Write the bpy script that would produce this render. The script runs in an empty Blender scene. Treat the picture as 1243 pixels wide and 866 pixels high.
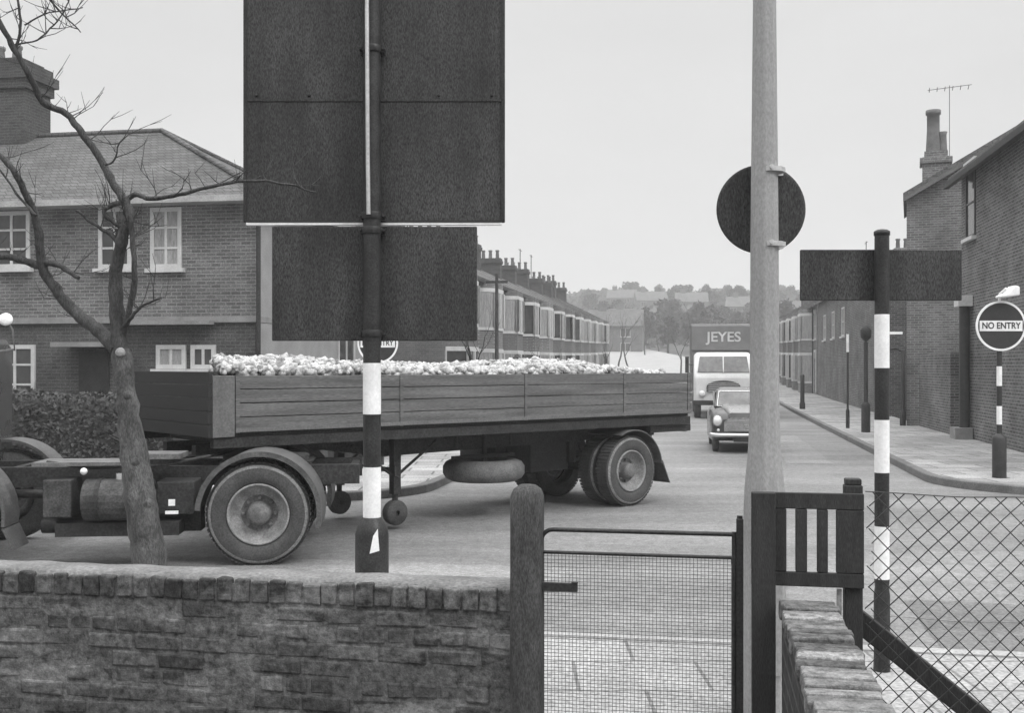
import bpy, math, random
from mathutils import Vector, Matrix, noise
random.seed(7)
R = math.radians
scene = bpy.context.scene
COL = scene.collection
# ------------------------------------------------------------------ camera
F = 1300.0; W0 = 1243.0; CAMH = 1.94; HOR = 445.0
cd = bpy.data.cameras.new('camera'); cam = bpy.data.objects.new('camera', cd); COL.objects.link(cam)
cam.location = (0, 0, CAMH); cam.rotation_euler = (R(90), 0, 0)
cd.sensor_width = 36; cd.lens = 36*F/W0; cd.shift_y = (HOR-433)/W0
cd.clip_start = .05; cd.clip_end = 3000
scene.camera = cam
# ------------------------------------------------------------------ sky, sun, exposure
SUN_EL, SUN_AZ = 42.0, 128.0      # azimuth from +Y towards +X: right of and behind the camera
wd = bpy.data.worlds.new('World'); scene.world = wd; wd.use_nodes = True
nt = wd.node_tree; nt.nodes.clear()
def wn(t, **k):
    n = nt.nodes.new(t)
    for a, b in k.items(): setattr(n, a, b)
    return n
out = wn('ShaderNodeOutputWorld'); bg = wn('ShaderNodeBackground')
sky = wn('ShaderNodeTexSky', sky_type='NISHITA'); sky.sun_disc = False
sky.sun_elevation = R(SUN_EL); sky.sun_rotation = R(SUN_AZ)
bw = wn('ShaderNodeRGBToBW'); nt.links.new(sky.outputs[0], bw.inputs[0])
tc = wn('ShaderNodeTexCoord'); sp = wn('ShaderNodeSeparateXYZ'); nt.links.new(tc.outputs['Generated'], sp.inputs[0])
mr = wn('ShaderNodeMapRange'); nt.links.new(sp.outputs[2], mr.inputs[0])
mr.inputs[1].default_value = 0.30; mr.inputs[2].default_value = 0.95
mr.inputs[3].default_value = 6.7; mr.inputs[4].default_value = 36.0      # overcast: brighter overhead
mr.interpolation_type = 'SMOOTHSTEP'
nz = wn('ShaderNodeTexNoise'); nz.inputs['Scale'].default_value = 2.2; nz.inputs['Detail'].default_value = 5
mp = wn('ShaderNodeMapping'); mp.inputs['Scale'].default_value = (1, 1, 3.2)
nt.links.new(tc.outputs['Generated'], mp.inputs[0]); nt.links.new(mp.outputs[0], nz.inputs['Vector'])
mr2 = wn('ShaderNodeMapRange'); nt.links.new(nz.outputs[0], mr2.inputs[0])
mr2.inputs[1].default_value = .3; mr2.inputs[2].default_value = .7; mr2.inputs[3].default_value = .93; mr2.inputs[4].default_value = 1.05
mu = wn('ShaderNodeMath', operation='MULTIPLY'); nt.links.new(mr.outputs[0], mu.inputs[0]); nt.links.new(mr2.outputs[0], mu.inputs[1])
mx = wn('ShaderNodeMath', operation='MULTIPLY_ADD'); nt.links.new(bw.outputs[0], mx.inputs[0]); mx.inputs[1].default_value = .15
nt.links.new(mu.outputs[0], mx.inputs[2])
nt.links.new(mx.outputs[0], bg.inputs[0]); bg.inputs[1].default_value = 0.1
nt.links.new(bg.outputs[0], out.inputs[0])
sl = bpy.data.lights.new('sun', 'SUN'); sl.energy = 1.4; sl.angle = R(12); sl.color = (1, .998, .995)
so = bpy.data.objects.new('sun', sl); COL.objects.link(so)
dv = Vector((math.sin(R(SUN_AZ))*math.cos(R(SUN_EL)), math.cos(R(SUN_AZ))*math.cos(R(SUN_EL)), math.sin(R(SUN_EL))))
so.rotation_euler = dv.to_track_quat('Z', 'Y').to_euler(); so.location = dv*50
vs = scene.view_settings; vs.view_transform = 'Standard'; vs.look = 'None'; vs.gamma = 1; vs.exposure = 0; vs.use_curve_mapping = False
scene.render.engine = 'CYCLES'; scene.cycles.volume_bounces = 0; scene.cycles.max_bounces = 6
# ------------------------------------------------------------------ frames and pixels
A = -0.178; CA, SA = math.cos(A), math.sin(A)
STREET = Matrix.Rotation(A, 4, 'Z')
def at(px, py, d): return Vector(((px-621.5)/F*d, d, CAMH-(py-HOR)/F*d))
def w2(s, t, z=0): return Vector((s*CA-t*SA, s*SA+t*CA, z))
def s_of(px, t):
    k = (px-621.5)/F
    return t*(CA*k+SA)/(CA-SA*k)
def z_of(py, s, t): return CAMH-(py-HOR)/F*(s*SA+t*CA)
def hz(t): return 0.0 if t < 40 else .0002*(min(t, 405)-40)**2 + (0 if t < 405 else .01*(t-405))
# ------------------------------------------------------------------ materials (all grey: a black-and-white photograph)
MATS = {}
def newmat(name):
    m = bpy.data.materials.new(name); m.use_nodes = True; return m, m.node_tree, m.node_tree.nodes['Principled BSDF']
def g4(v): return (v, v, v, 1)
def nodes_noise(nt_, vec, scale, detail=4, rough=.6):
    n = nt_.nodes.new('ShaderNodeTexNoise'); n.inputs['Scale'].default_value = scale; n.inputs['Detail'].default_value = detail
    n.inputs['Roughness'].default_value = rough; nt_.links.new(vec, n.inputs['Vector']); return n
def ramp(nt_, src, p0, c0, p1, c1):
    r = nt_.nodes.new('ShaderNodeMapRange'); nt_.links.new(src, r.inputs[0])
    r.inputs[1].default_value = p0; r.inputs[2].default_value = p1; r.inputs[3].default_value = c0; r.inputs[4].default_value = c1
    return r.outputs[0]
def mth(nt_, op, a, b):
    n = nt_.nodes.new('ShaderNodeMath'); n.operation = op
    for i, v in enumerate((a, b)):
        if isinstance(v, (int, float)): n.inputs[i].default_value = v
        else: nt_.links.new(v, n.inputs[i])
    return n.outputs[0]
def mat(name, v, rough=.75, amt=.25, scale=6, fine=60, famt=.2, bump=.2, bdist=.01, metal=0, stretch=(1, 1, 1), spec=.3, coat=0):
    """mottled paint/stone: base value v with large and fine noise"""
    if name in MATS: return MATS[name]
    m, n, b = newmat(name)
    t = n.nodes.new('ShaderNodeTexCoord'); mpn = n.nodes.new('ShaderNodeMapping'); mpn.inputs['Scale'].default_value = stretch
    n.links.new(t.outputs['Object'], mpn.inputs[0]); vec = mpn.outputs[0]
    n1 = nodes_noise(n, vec, scale, 5); n2 = nodes_noise(n, vec, fine, 3)
    a = ramp(n, n1.outputs[0], .3, 1-amt, .7, 1+amt); c = ramp(n, n2.outputs[0], .3, 1-famt, .7, 1+famt)
    col = mth(n, 'MULTIPLY', mth(n, 'MULTIPLY', a, c), v)
    n.links.new(col, b.inputs['Base Color'])
    rr = ramp(n, n1.outputs[0], .3, max(0, rough-.1), .7, min(1, rough+.1)); n.links.new(rr, b.inputs['Roughness'])
    b.inputs['Metallic'].default_value = metal; b.inputs['Specular IOR Level'].default_value = spec
    if coat: b.inputs['Coat Weight'].default_value = coat
    if bump:
        bp = n.nodes.new('ShaderNodeBump'); bp.inputs['Strength'].default_value = bump; bp.inputs['Distance'].default_value = bdist
        n.links.new(n2.outputs[0], bp.inputs['Height']); n.links.new(bp.outputs[0], b.inputs['Normal'])
    MATS[name] = m; return m
def brick(name, c1, c2, mortar, bw_=.225, rh=.075, ms=.010, grime=.3, flat=False, bump=.5, gs=.8, off=.5):
    if name in MATS: return MATS[name]
    m, n, b = newmat(name)
    t = n.nodes.new('ShaderNodeTexCoord'); s = n.nodes.new('ShaderNodeSeparateXYZ'); n.links.new(t.outputs['Object'], s.inputs[0])
    cb = n.nodes.new('ShaderNodeCombineXYZ')
    if flat: n.links.new(s.outputs[0], cb.inputs[0]); n.links.new(s.outputs[1], cb.inputs[1])
    else: n.links.new(mth(n, 'ADD', s.outputs[0], s.outputs[1]), cb.inputs[0]); n.links.new(s.outputs[2], cb.inputs[1])
    br = n.nodes.new('ShaderNodeTexBrick'); n.links.new(cb.outputs[0], br.inputs['Vector'])
    br.inputs['Color1'].default_value = g4(c1); br.inputs['Color2'].default_value = g4(c2); br.inputs['Mortar'].default_value = g4(mortar)
    br.inputs['Scale'].default_value = 1; br.inputs['Mortar Size'].default_value = ms; br.inputs['Mortar Smooth'].default_value = .2
    br.inputs['Brick Width'].default_value = bw_; br.inputs['Row Height'].default_value = rh; br.offset = off
    n1 = nodes_noise(n, t.outputs['Object'], gs, 6, .65); n2 = nodes_noise(n, t.outputs['Object'], 35, 3)
    bwn = n.nodes.new('ShaderNodeRGBToBW'); n.links.new(br.outputs['Color'], bwn.inputs[0])
    col = mth(n, 'MULTIPLY', mth(n, 'MULTIPLY', bwn.outputs[0], ramp(n, n1.outputs[0], .3, 1-grime, .7, 1+grime)), ramp(n, n2.outputs[0], .3, .62, .7, 1.38))
    n.links.new(col, b.inputs['Base Color']); b.inputs['Roughness'].default_value = .9; b.inputs['Specular IOR Level'].default_value = .2
    bp = n.nodes.new('ShaderNodeBump'); bp.inputs['Strength'].default_value = bump; bp.inputs['Distance'].default_value = .006
    hgt = mth(n, 'SUBTRACT', mth(n, 'MULTIPLY', n2.outputs[0], .5), br.outputs['Fac'])
    n.links.new(hgt, bp.inputs['Height']); n.links.new(bp.outputs[0], b.inputs['Normal'])
    MATS[name] = m; return m
M_ = {}
def setup_mats():
    M = M_
    M['black'] = mat('black_paint', .028, .45, .35, 8, 90, .5, .15, .002)
    M['signback'] = mat('sign_back_paint', .036, .6, .5, 2.6, 150, .9, .25, .002, stretch=(1.2, 1, .35))
    M['white'] = mat('white_paint', .78, .5, .1, 7, 60, .08, .1, .002)
    M['whitetrim'] = mat('white_window_paint', .5, .6, .12, 4, 30, .1, .05, .002)
    M['cream'] = mat('cream_paint', .5, .6, .12, 3, 30, .1, .05)
    M['glass'] = mat('dark_window_glass', .05, .12, .4, 1.5, 5, .2, 0, spec=.5)
    M['curtain'] = mat('net_curtain', .28, .9, .3, 3, 20, .3, .1, stretch=(6, 6, .6))
    M['concrete'] = mat('concrete', .22, .85, .2, 4, 70, .3, .4, .004)
    M['column'] = mat('weathered_column_paint', .27, .7, .14, 2.5, 90, .18, .2, .002, stretch=(1, 1, .5))
    M['galv'] = mat('galvanised_steel', .5, .35, .15, 6, 60, .15, .1, .002, metal=.4)
    M['rubber'] = mat('tyre_rubber', .062, .8, .3, 5, 60, .35, .3, .004)
    M['dusty'] = mat('dusty_tyre_edge', .2, .9, .3, 9, 60, .35, .3, .004)
    M['rim'] = mat('wheel_paint', .13, .6, .35, 9, 60, .3, .2, .003)
    M['rimlight'] = mat('worn_wheel_paint', .22, .6, .35, 8, 60, .3, .2, .003)
    M['chassis'] = mat('dirty_chassis', .028, .7, .4, 5, 40, .5, .4, .005)
    M['mudguard'] = mat('mudguard_metal', .085, .55, .35, 6, 50, .3, .2, .003)
    M['boards'] = mat('drop_side_boards', .115, .75, .42, 2.2, 40, .5, .6, .006, stretch=(.35, 1, 6))
    M['boardsshade'] = mat('shaded_headboard', .022, .75, .3, 3, 40, .4, .4, .004, stretch=(1, 1, 5))  # headboard's shade put into a near-black board colour
    M['boardpanel'] = mat('pale_front_bay_board', .125, .7, .2, 4, 45, .25, .3, .004)
    M['beet'] = mat('pale_root_skin', .4, .85, .3, 7, 30, .3, .4, .01)
    M['beet'] = beetmat()
    M['asphalt'] = asphalt()
    M['tar_shade_patch'] = asphalt(.13)
    M['palepatch'] = asphalt(.21)
    M['slab'] = brick('paving_slabs', .30, .26, .15, .75, .6, .012, .2, True, .3, 1.2)
    M['slabfar'] = brick('far_paving_slabs', .33, .23, .13, .9, .6, .022, .3, True, .3, .7)
    M['kerb'] = mat('granite_kerb', .13, .85, .3, 3, 50, .3, .4, .005)
    M['brickhouse'] = brick('house_brick', .15, .09, .22, grime=.35)
    M['brickdark'] = brick('dark_house_brick', .07, .05, .09, grime=.35)
    M['brickside'] = brick('corner_house_brick', .12, .06, .2, grime=.42)
    M['brickflank'] = brick('flank_brick', .18, .11, .25, grime=.38)
    M['brickter'] = brick('terrace_brick', .13, .10, .16, grime=.3)
    M['tile'] = brick('roof_tiles', .115, .085, .05, .19, .11, .012, .3)
    M['slate'] = brick('roof_slates', .14, .10, .06, .28, .2, .012, .3)
    M['pot'] = mat('chimney_pot_clay', .14, .85, .3, 4, 40, .3, .2)
    M['wallbrick'] = wallbrick('garden_wall_brick', .066, .26)
    M['mortar'] = wallbrick('old_mortar', .085, .27)
    M['copebrick'] = wallbrick('coping_brick', .16, .22)
    M['wood'] = mat('dark_creosoted_wood', .03, .75, .35, 5, 60, .5, .5, .004, stretch=(6, 6, .8))
    M['post'] = mat('weathered_gate_post', .055, .85, .45, 7, 50, .5, .5, .006, stretch=(3, 3, 1))
    M['iron'] = mat('black_gate_iron', .03, .5, .3, 6, 80, .4, .2, .002)
    M['wire'] = mat('dull_wire', .045, .5, .2, 6, 80, .2, 0)
    M['bark'] = mat('bark', .05, .9, .5, 9, 60, .5, .8, .01, stretch=(2, 2, .7))
    M['barkpale'] = mat('pale_bark', .08, .9, .75, 6, 60, .45, .8, .01, stretch=(2, 2, .8))
    M['hedge'] = mat('hedge_leaves', .055, .8, .5, 2, 20, .4, 0)
    M['twig'] = mat('hedge_twigs', .05, .9, .3, 2, 20, .3, 0)
    M['grass'] = mat('rough_grass', .08, .95, .35, .3, 9, .35, .5, .03)
    M['earth'] = mat('garden_soil', .05, .95, .4, 1.5, 20, .4, .6, .03)
    M['fartree'] = mat('far_foliage', .045, .9, .4, .2, 2, .3, 0)
    M['carpaint'] = mat('dark_car_paint', .05, .3, .12, 3, 50, .12, 0, coat=.5)
    M['carlight'] = mat('pale_car_paint', .16, .3, .12, 3, 50, .12, 0, coat=.5)
    M['chrome'] = mat('chrome', .7, .2, .08, 5, 50, .05, 0, metal=.7)
    M['lamp'] = mat('lamp_glass', .72, .15, .05, 5, 50, .05, 0, spec=.6)
    M['vanbody'] = mat('van_body_paint', .17, .5, .12, 2, 30, .12, 0)
    M['cabwhite'] = mat('lorry_cab_white', .66, .4, .1, 3, 30, .08, 0)
    M['redsign'] = mat('sign_red_face', .032, .5, .2, 5, 60, .2, 0)
def asphalt(v=.185):
    m, n, b = newmat('asphalt')
    t = n.nodes.new('ShaderNodeTexCoord')
    mp1 = n.nodes.new('ShaderNodeMapping'); mp1.inputs['Scale'].default_value = (.12, .7, 1); n.links.new(t.outputs['Object'], mp1.inputs[0])
    n1 = nodes_noise(n, mp1.outputs[0], 1.1, 6, .6); n2 = nodes_noise(n, t.outputs['Object'], .35, 5); n3 = nodes_noise(n, t.outputs['Object'], 38, 4, .8); n4 = nodes_noise(n, t.outputs['Object'], 9, 6, .8)
    a = mth(n, 'MULTIPLY', ramp(n, n1.outputs[0], .32, .74, .68, 1.26), mth(n, 'MULTIPLY', ramp(n, n2.outputs[0], .35, .82, .65, 1.15), ramp(n, n4.outputs[0], .35, .72, .65, 1.25)))
    col = mth(n, 'MULTIPLY', mth(n, 'MULTIPLY', a, ramp(n, n3.outputs[0], .3, .55, .7, 1.45)), v)
    n.links.new(col, b.inputs['Base Color']); b.inputs['Roughness'].default_value = .8; b.inputs['Specular IOR Level'].default_value = .3
    bp = n.nodes.new('ShaderNodeBump'); bp.inputs['Strength'].default_value = .8; bp.inputs['Distance'].default_value = .01
    n.links.new(n3.outputs[0], bp.inputs['Height']); n.links.new(bp.outputs[0], b.inputs['Normal'])
    return m
def beetmat():
    m, n, b = newmat('root_skin_with_soil')
    t = n.nodes.new('ShaderNodeTexCoord'); n1 = nodes_noise(n, t.outputs['Object'], 14, 5, .7); n2 = nodes_noise(n, t.outputs['Object'], 60, 3, .7)
    a = n.nodes.new('ShaderNodeAttribute'); a.attribute_name = 'tone'
    col = mth(n, 'MULTIPLY', mth(n, 'MULTIPLY', a.outputs['Fac'], ramp(n, n1.outputs[0], .36, .45, .6, 1.1)), mth(n, 'MULTIPLY', ramp(n, n2.outputs[0], .3, .7, .7, 1.2), .56))
    n.links.new(col, b.inputs['Base Color']); b.inputs['Roughness'].default_value = .9; b.inputs['Specular IOR Level'].default_value = .15
    bp = n.nodes.new('ShaderNodeBump'); bp.inputs['Strength'].default_value = .6; bp.inputs['Distance'].default_value = .01
    n.links.new(n1.outputs[0], bp.inputs['Height']); n.links.new(bp.outputs[0], b.inputs['Normal'])
    return m
def wallbrick(name, lo, hi):
    """old bricks: dark faces with uneven pale smears of mortar and lime"""
    m, n, b = newmat(name)
    t = n.nodes.new('ShaderNodeTexCoord')
    mp1 = n.nodes.new('ShaderNodeMapping'); mp1.inputs['Scale'].default_value = (.8, .8, 2.4); n.links.new(t.outputs['Object'], mp1.inputs[0])
    n1 = nodes_noise(n, mp1.outputs[0], 1.9, 7, .68); n2 = nodes_noise(n, t.outputs['Object'], 28, 4, .7); n3 = nodes_noise(n, t.outputs['Object'], 140, 2, .7)
    geo = n.nodes.new('ShaderNodeObjectInfo')
    at_ = n.nodes.new('ShaderNodeAttribute'); at_.attribute_name = 'tone'
    smear = ramp(n, n1.outputs[0], .50, 0, .66, 1)
    base = mth(n, 'MULTIPLY', mth(n, 'MULTIPLY', at_.outputs['Fac'], lo), ramp(n, n2.outputs[0], .3, .3, .7, 1.75))
    mixn = mth(n, 'ADD', mth(n, 'MULTIPLY', base, mth(n, 'SUBTRACT', 1, smear)), mth(n, 'MULTIPLY', mth(n, 'MULTIPLY', smear, hi), ramp(n, n2.outputs[0], .3, .5, .7, 1.1)))
    col = mth(n, 'MULTIPLY', mixn, ramp(n, n3.outputs[0], .3, .75, .7, 1.25))
    n.links.new(col, b.inputs['Base Color']); b.inputs['Roughness'].default_value = .95; b.inputs['Specular IOR Level'].default_value = .15
    bp = n.nodes.new('ShaderNodeBump'); bp.inputs['Strength'].default_value = .8; bp.inputs['Distance'].default_value = .008
    n.links.new(n2.outputs[0], bp.inputs['Height']); n.links.new(bp.outputs[0], b.inputs['Normal'])
    return m
setup_mats()
# ------------------------------------------------------------------ mesh builder and object helpers
ROOTM = {}
class MB:
    def __init__(s, M=None): s.v = []; s.f = []; s.sm = []; s.tone = []; s.g = []; s.M = M or Matrix(); s.t = 1.0
    def add(s, vs_, fs, smooth=False):
        o = len(s.v); s.g.append((o, len(s.f))); s.v += [s.M @ Vector(p) for p in vs_]
        for f in fs: s.f.append(tuple(i+o for i in f)); s.sm.append(smooth); s.tone.append(s.t)
        return s
    def box(s, x0, x1, y0, y1, z0, z1, j=0):
        if x1 < x0: x0, x1 = x1, x0
        if y1 < y0: y0, y1 = y1, y0
        if z1 < z0: z0, z1 = z1, z0
        p = [(x, y, z) for z in (z0, z1) for y in (y0, y1) for x in (x0, x1)]
        if j: p = [tuple(c+random.uniform(-j, j) for c in q) for q in p]
        return s.add(p, [(0, 2, 3, 1), (4, 5, 7, 6), (0, 1, 5, 4), (2, 6, 7, 3), (0, 4, 6, 2), (1, 3, 7, 5)])
    def ext(s, pts, vec):
        """closed prism: polygon pts extruded by vec"""
        n = len(pts); v = [Vector(p) for p in pts]; u = [p+Vector(vec) for p in v]
        nrm = Vector((0, 0, 0))
        for i in range(n): nrm += v[i].cross(v[(i+1) % n])
        if nrm.dot(Vector(vec)) > 0: v.reverse(); u.reverse()
        return s.add(v+u, [tuple(range(n)), tuple(range(2*n-1, n-1, -1))]+[(i, i+n, (i+1) % n+n, (i+1) % n) for i in range(n)])
    def quad(s, *p): return s.add(p, [tuple(range(len(p)))])
    def cyl(s, p0, p1, r0, r1=None, n=16, caps=True):
        r1 = r0 if r1 is None else r1
        return s.tube([p0, p1], [r0, r1], n, caps)
    def tube(s, pts, rad, n=8, caps=True):
        pts = [Vector(p) for p in pts]
        if not isinstance(rad, (list, tuple)): rad = [rad]*len(pts)
        vs_ = []; a = None
        for i, p in enumerate(pts):
            d = (pts[min(i+1, len(pts)-1)]-pts[max(i-1, 0)])
            d = d.normalized() if d.length > 1e-9 else Vector((0, 0, 1))
            if a is None: a = d.orthogonal().normalized()
            else:
                a = a-d*a.dot(d); a = a.normalized() if a.length > 1e-6 else d.orthogonal().normalized()
            b = d.cross(a)
            for k in range(n):
                q = 2*math.pi*k/n; vs_.append(p+(a*math.cos(q)+b*math.sin(q))*rad[i])
        fs = [(i*n+k, i*n+(k+1) % n, (i+1)*n+(k+1) % n, (i+1)*n+k) for i in range(len(pts)-1) for k in range(n)]
        s.add(vs_, fs, n > 5)
        if caps:
            s.add(vs_[:n], [tuple(range(n-1, -1, -1))]); s.add(vs_[-n:], [tuple(range(n))])
        return s
    def lathe(s, prof, c=(0, 0, 0), axis=(0, 0, 1), n=32, smooth=True):
        """prof: (radius, distance along axis)"""
        ax = Vector(axis).normalized(); a = ax.orthogonal().normalized(); b = ax.cross(a); c = Vector(c); m = len(prof)
        vs_ = [c+ax*h+(a*math.cos(2*math.pi*k/n)+b*math.sin(2*math.pi*k/n))*r for (r, h) in prof for k in range(n)]
        fs = [(i*n+k, i*n+(k+1) % n, (i+1)*n+(k+1) % n, (i+1)*n+k) for i in range(m-1) for k in range(n)]
        return s.add(vs_, fs, smooth)
    def arc(s, c, axis_y0, axis_y1, r, th, a0, a1, n=24):
        """curved sheet in the local xz plane between two y values (mudguards)"""
        vs_ = []
        for i in range(n+1):
            q = R(a0+(a1-a0)*i/n)
            for rr in (r, r+th):
                for y in (axis_y0, axis_y1): vs_.append((c[0]+math.cos(q)*rr, y, c[1]+math.sin(q)*rr))
        fs = []
        for i in range(n):
            o = i*4; p = o+4
            fs += [(o, p, p+1, o+1), (o+2, o+3, p+3, p+2), (o, o+2, p+2, p), (o+1, p+1, p+3, o+3)]
        fs += [(0, 1, 3, 2), (n*4, n*4+2, n*4+3, n*4+1)]
        return s.add(vs_, fs, False)
    def loft(s, rings, smooth=True, caps=True):
        n = len(rings[0]); v = [p for r in rings for p in r]
        s.add(v, [(i*n+k, i*n+(k+1) % n, (i+1)*n+(k+1) % n, (i+1)*n+k) for i in range(len(rings)-1) for k in range(n)], smooth)
        if caps: s.add(rings[0], [tuple(range(n-1, -1, -1))]); s.add(rings[-1], [tuple(range(n))])
        return s
    def buildn(s, name, m, parent=None, bevel=0):
        """every shape added becomes a mesh object of its own"""
        out_ = []
        for i, (v0, f0) in enumerate(s.g):
            v1, f1 = s.g[i+1] if i+1 < len(s.g) else (len(s.v), len(s.f))
            q = MB(); q.v = s.v[v0:v1]; q.f = [tuple(k-v0 for k in f) for f in s.f[f0:f1]]; q.sm = s.sm[f0:f1]; q.tone = s.tone[f0:f1]
            out_.append(q.build(name, m, parent, bevel))
        return out_
    def build(s, name, m, parent=None, bevel=0, origin=None):
        me = bpy.data.meshes.new(name)
        if parent is not None: inv = ROOTM[parent.as_pointer()].inverted(); W = ROOTM[parent.as_pointer()]
        else:
            W = origin if isinstance(origin, Matrix) else (Matrix.Translation(origin) if origin is not None else Matrix()); inv = W.inverted()
        me.from_pydata([inv @ p for p in s.v], [], s.f)
        me.polygons.foreach_set('use_smooth', s.sm)
        at_ = me.attributes.new('tone', 'FLOAT', 'FACE'); at_.data.foreach_set('value', s.tone)
        me.materials.append(m if not isinstance(m, str) else M_[m]); me.update()
        o = bpy.data.objects.new(name, me); COL.objects.link(o)
        if parent is not None: o.parent = parent
        else: o.matrix_world = W
        ROOTM[o.as_pointer()] = W
        if bevel:
            b = o.modifiers.new('bevel', 'BEVEL'); b.width = bevel; b.segments = 2; b.limit_method = 'ANGLE'; b.angle_limit = R(40)
        return o
def tag(o, label, cat, group=None, kind=None):
    o['label'] = label
    if cat: o['category'] = cat
    if group: o['group'] = group
    if kind: o['kind'] = kind
    return o
def struct(o): o['kind'] = 'structure'; return o
def thing(name, label, cat, M, group=None):
    o = bpy.data.objects.new(name, None); COL.objects.link(o); o.empty_display_size = .2
    if not isinstance(M, Matrix): M = Matrix.Translation(M)
    o.matrix_world = M; ROOTM[o.as_pointer()] = M.copy(); return tag(o, label, cat, group)
def kids(o): return [c for c in bpy.data.objects if c.parent == o]
def dup(root, M, label, group=None):
    r = root.copy(); COL.objects.link(r); r.matrix_world = M; r['label'] = label
    if group: r['group'] = group
    for ch in kids(root):
        c = ch.copy(); COL.objects.link(c); c.parent = r
        for gch in kids(ch):
            d = gch.copy(); COL.objects.link(d); d.parent = c
    return r
def text_mesh(txt, size, depth, m, M, name, parent, width=None):
    cu = bpy.data.curves.new('t', 'FONT'); cu.body = txt; cu.size = size; cu.extrude = depth; cu.align_x = 'CENTER'; cu.align_y = 'CENTER'; cu.offset = size*.018
    o = bpy.data.objects.new('t', cu); COL.objects.link(o); bpy.context.view_layer.update()
    me = bpy.data.meshes.new_from_object(o.evaluated_get(bpy.context.evaluated_depsgraph_get()))
    vs_ = [v.co.copy() for v in me.vertices]; fs = [tuple(p.vertices) for p in me.polygons]
    bpy.data.objects.remove(o); bpy.data.curves.remove(cu)
    if width:
        w = max(v.x for v in vs_)-min(v.x for v in vs_); k = width/w
        for v in vs_: v.x *= k
    b = MB(M); b.add(vs_, fs); return b.build(name, m, parent)
def SM(s, t, z=0, rz=0): return Matrix.Translation(w2(s, t, z)) @ Matrix.Rotation(A+rz, 4, 'Z')
# ================================================================== THE SETTING
# street frame: s across the street, t up the street.  left kerb s=-4.17, right kerb s=3.65
KL, KR, TLc, TRc, TN = -4.17, 3.65, 14.5, 16.95, 7.26
def bend(t):      # the street swings left as it climbs
    return 0 if t < 105 else -.0022*(t-105)**2 if t < 190 else -.0022*85**2-.374*(t-190)
tl = [-20, -8, 0, 4, 8, 12, 20, 30, 40, 50, 60, 75, 90, 110, 130, 160, 200, 250, 300, 360, 430, 520, 640, 900]
sl_ = [-900, -500, -300, -200, -140, -100, -70, -45, -25, -10, 0, 10, 25, 45, 70, 100, 140, 200, 300, 500, 900]
b = MB(STREET); vs_ = []
for t in tl:
    for s in sl_:
        z = hz(t)-.03
        if t > 150: z += 3*noise.noise(Vector((s*.008, t*.008, 1)))*min(1, (t-150)/120)
        vs_.append((s, t, z))
n = len(sl_)
b.add(vs_, [(i*n+k, i*n+k+1, (i+1)*n+k+1, (i+1)*n+k) for i in range(len(tl)-1) for k in range(n-1)], True)
struct(b.build('ground', 'grass'))
# road surface as rows: junction, rounded corners, then the street climbing away
rows = [(7.0, -90, 90)]
def lk(t):
    if t < TLc: return -90
    r = 2.0; k = t-TLc
    return KL if k > r else KL-r+math.sqrt(max(0, r*r-(r-k)**2)) - (0)
def lk(t):
    r = 1.8; k = t-TLc
    if k <= 0: return -90
    return KL if k > r else KL-(r-math.sqrt(max(0, r*r-(r-k)**2)))
def rk(t):
    r = 2.2; k = t-TRc
    if k <= 0: return 90
    return KR if k > r else KR+(r-math.sqrt(max(0, r*r-(r-k)**2)))
ts = [7.0, 10, 13, TLc] + [TLc+.001+.15*i for i in range(13)] + [TRc-.1, TRc] + [TRc+.001+.15*i for i in range(16)]
ts = sorted(set(ts)) + [20, 25, 30, 35, 40, 45, 50, 55, 60, 65, 70, 75, 80, 85, 90, 95, 100, 105] + list(range(110, 200, 5)) + list(range(200, 420, 10))
b = MB(STREET); vs_ = []
for t in ts:
    l, r_ = lk(t)+bend(t), rk(t)+bend(t); z = hz(t)+(.0 if t < 120 else .012*(t-120) if t < 200 else .96)
    for i in range(9): vs_.append((l+(r_-l)*i/8, t, z))
b.add(vs_, [(i*9+k, i*9+k+1, (i+1)*9+k+1, (i+1)*9+k) for i in range(len(ts)-1) for k in range(8)], False)
struct(b.build('road', 'asphalt'))
for (sa, sb2, ta, tb2, mm, nm) in ((1.6, 7.5, 7.45, 9.3, 'tar_shade_patch', 0), (-4.6, -1.2, 9.1, 10.2, 'palepatch', 1), (1.6, 2.5, 22, 31, 'palepatch', 3), (-3.2, -2.4, 20, 36, 'tar_shade_patch', 4)):  # first strip paints shaded road by the near kerb; others are trench repairs
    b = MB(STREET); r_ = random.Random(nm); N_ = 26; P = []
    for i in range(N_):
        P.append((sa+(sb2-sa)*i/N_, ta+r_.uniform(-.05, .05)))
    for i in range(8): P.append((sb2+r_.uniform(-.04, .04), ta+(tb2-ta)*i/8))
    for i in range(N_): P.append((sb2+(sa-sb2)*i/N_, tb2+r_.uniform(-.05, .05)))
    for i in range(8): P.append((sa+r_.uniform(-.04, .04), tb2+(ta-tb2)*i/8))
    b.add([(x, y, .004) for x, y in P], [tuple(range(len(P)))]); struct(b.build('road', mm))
b = MB(STREET); v = []; tt = [72, 76, 80, 85, 90, 95, 100, 105]+[t for t in ts if 109 < t < 400]
for t in tt:
    z = hz(t)+(.0 if t < 120 else .012*(t-120) if t < 200 else .96)+.006; w_ = 13*max(0, min(1, (t-104)/14))*max(0, min(1, (205-t)/20))
    v += [(KL+bend(t)-w_, t, z+.1*min(1, w_)), (KR+bend(t)-.02, t, z)]
b.add(v, [(i*2, i*2+1, i*2+3, i*2+2) for i in range(len(tt)-1)]); struct(b.build('road', mat('pale_sunlit_road', .3, .9, .15, .6, 12, .2, .2)))  # sunlight on the far road put into a paler surface colour
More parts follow.
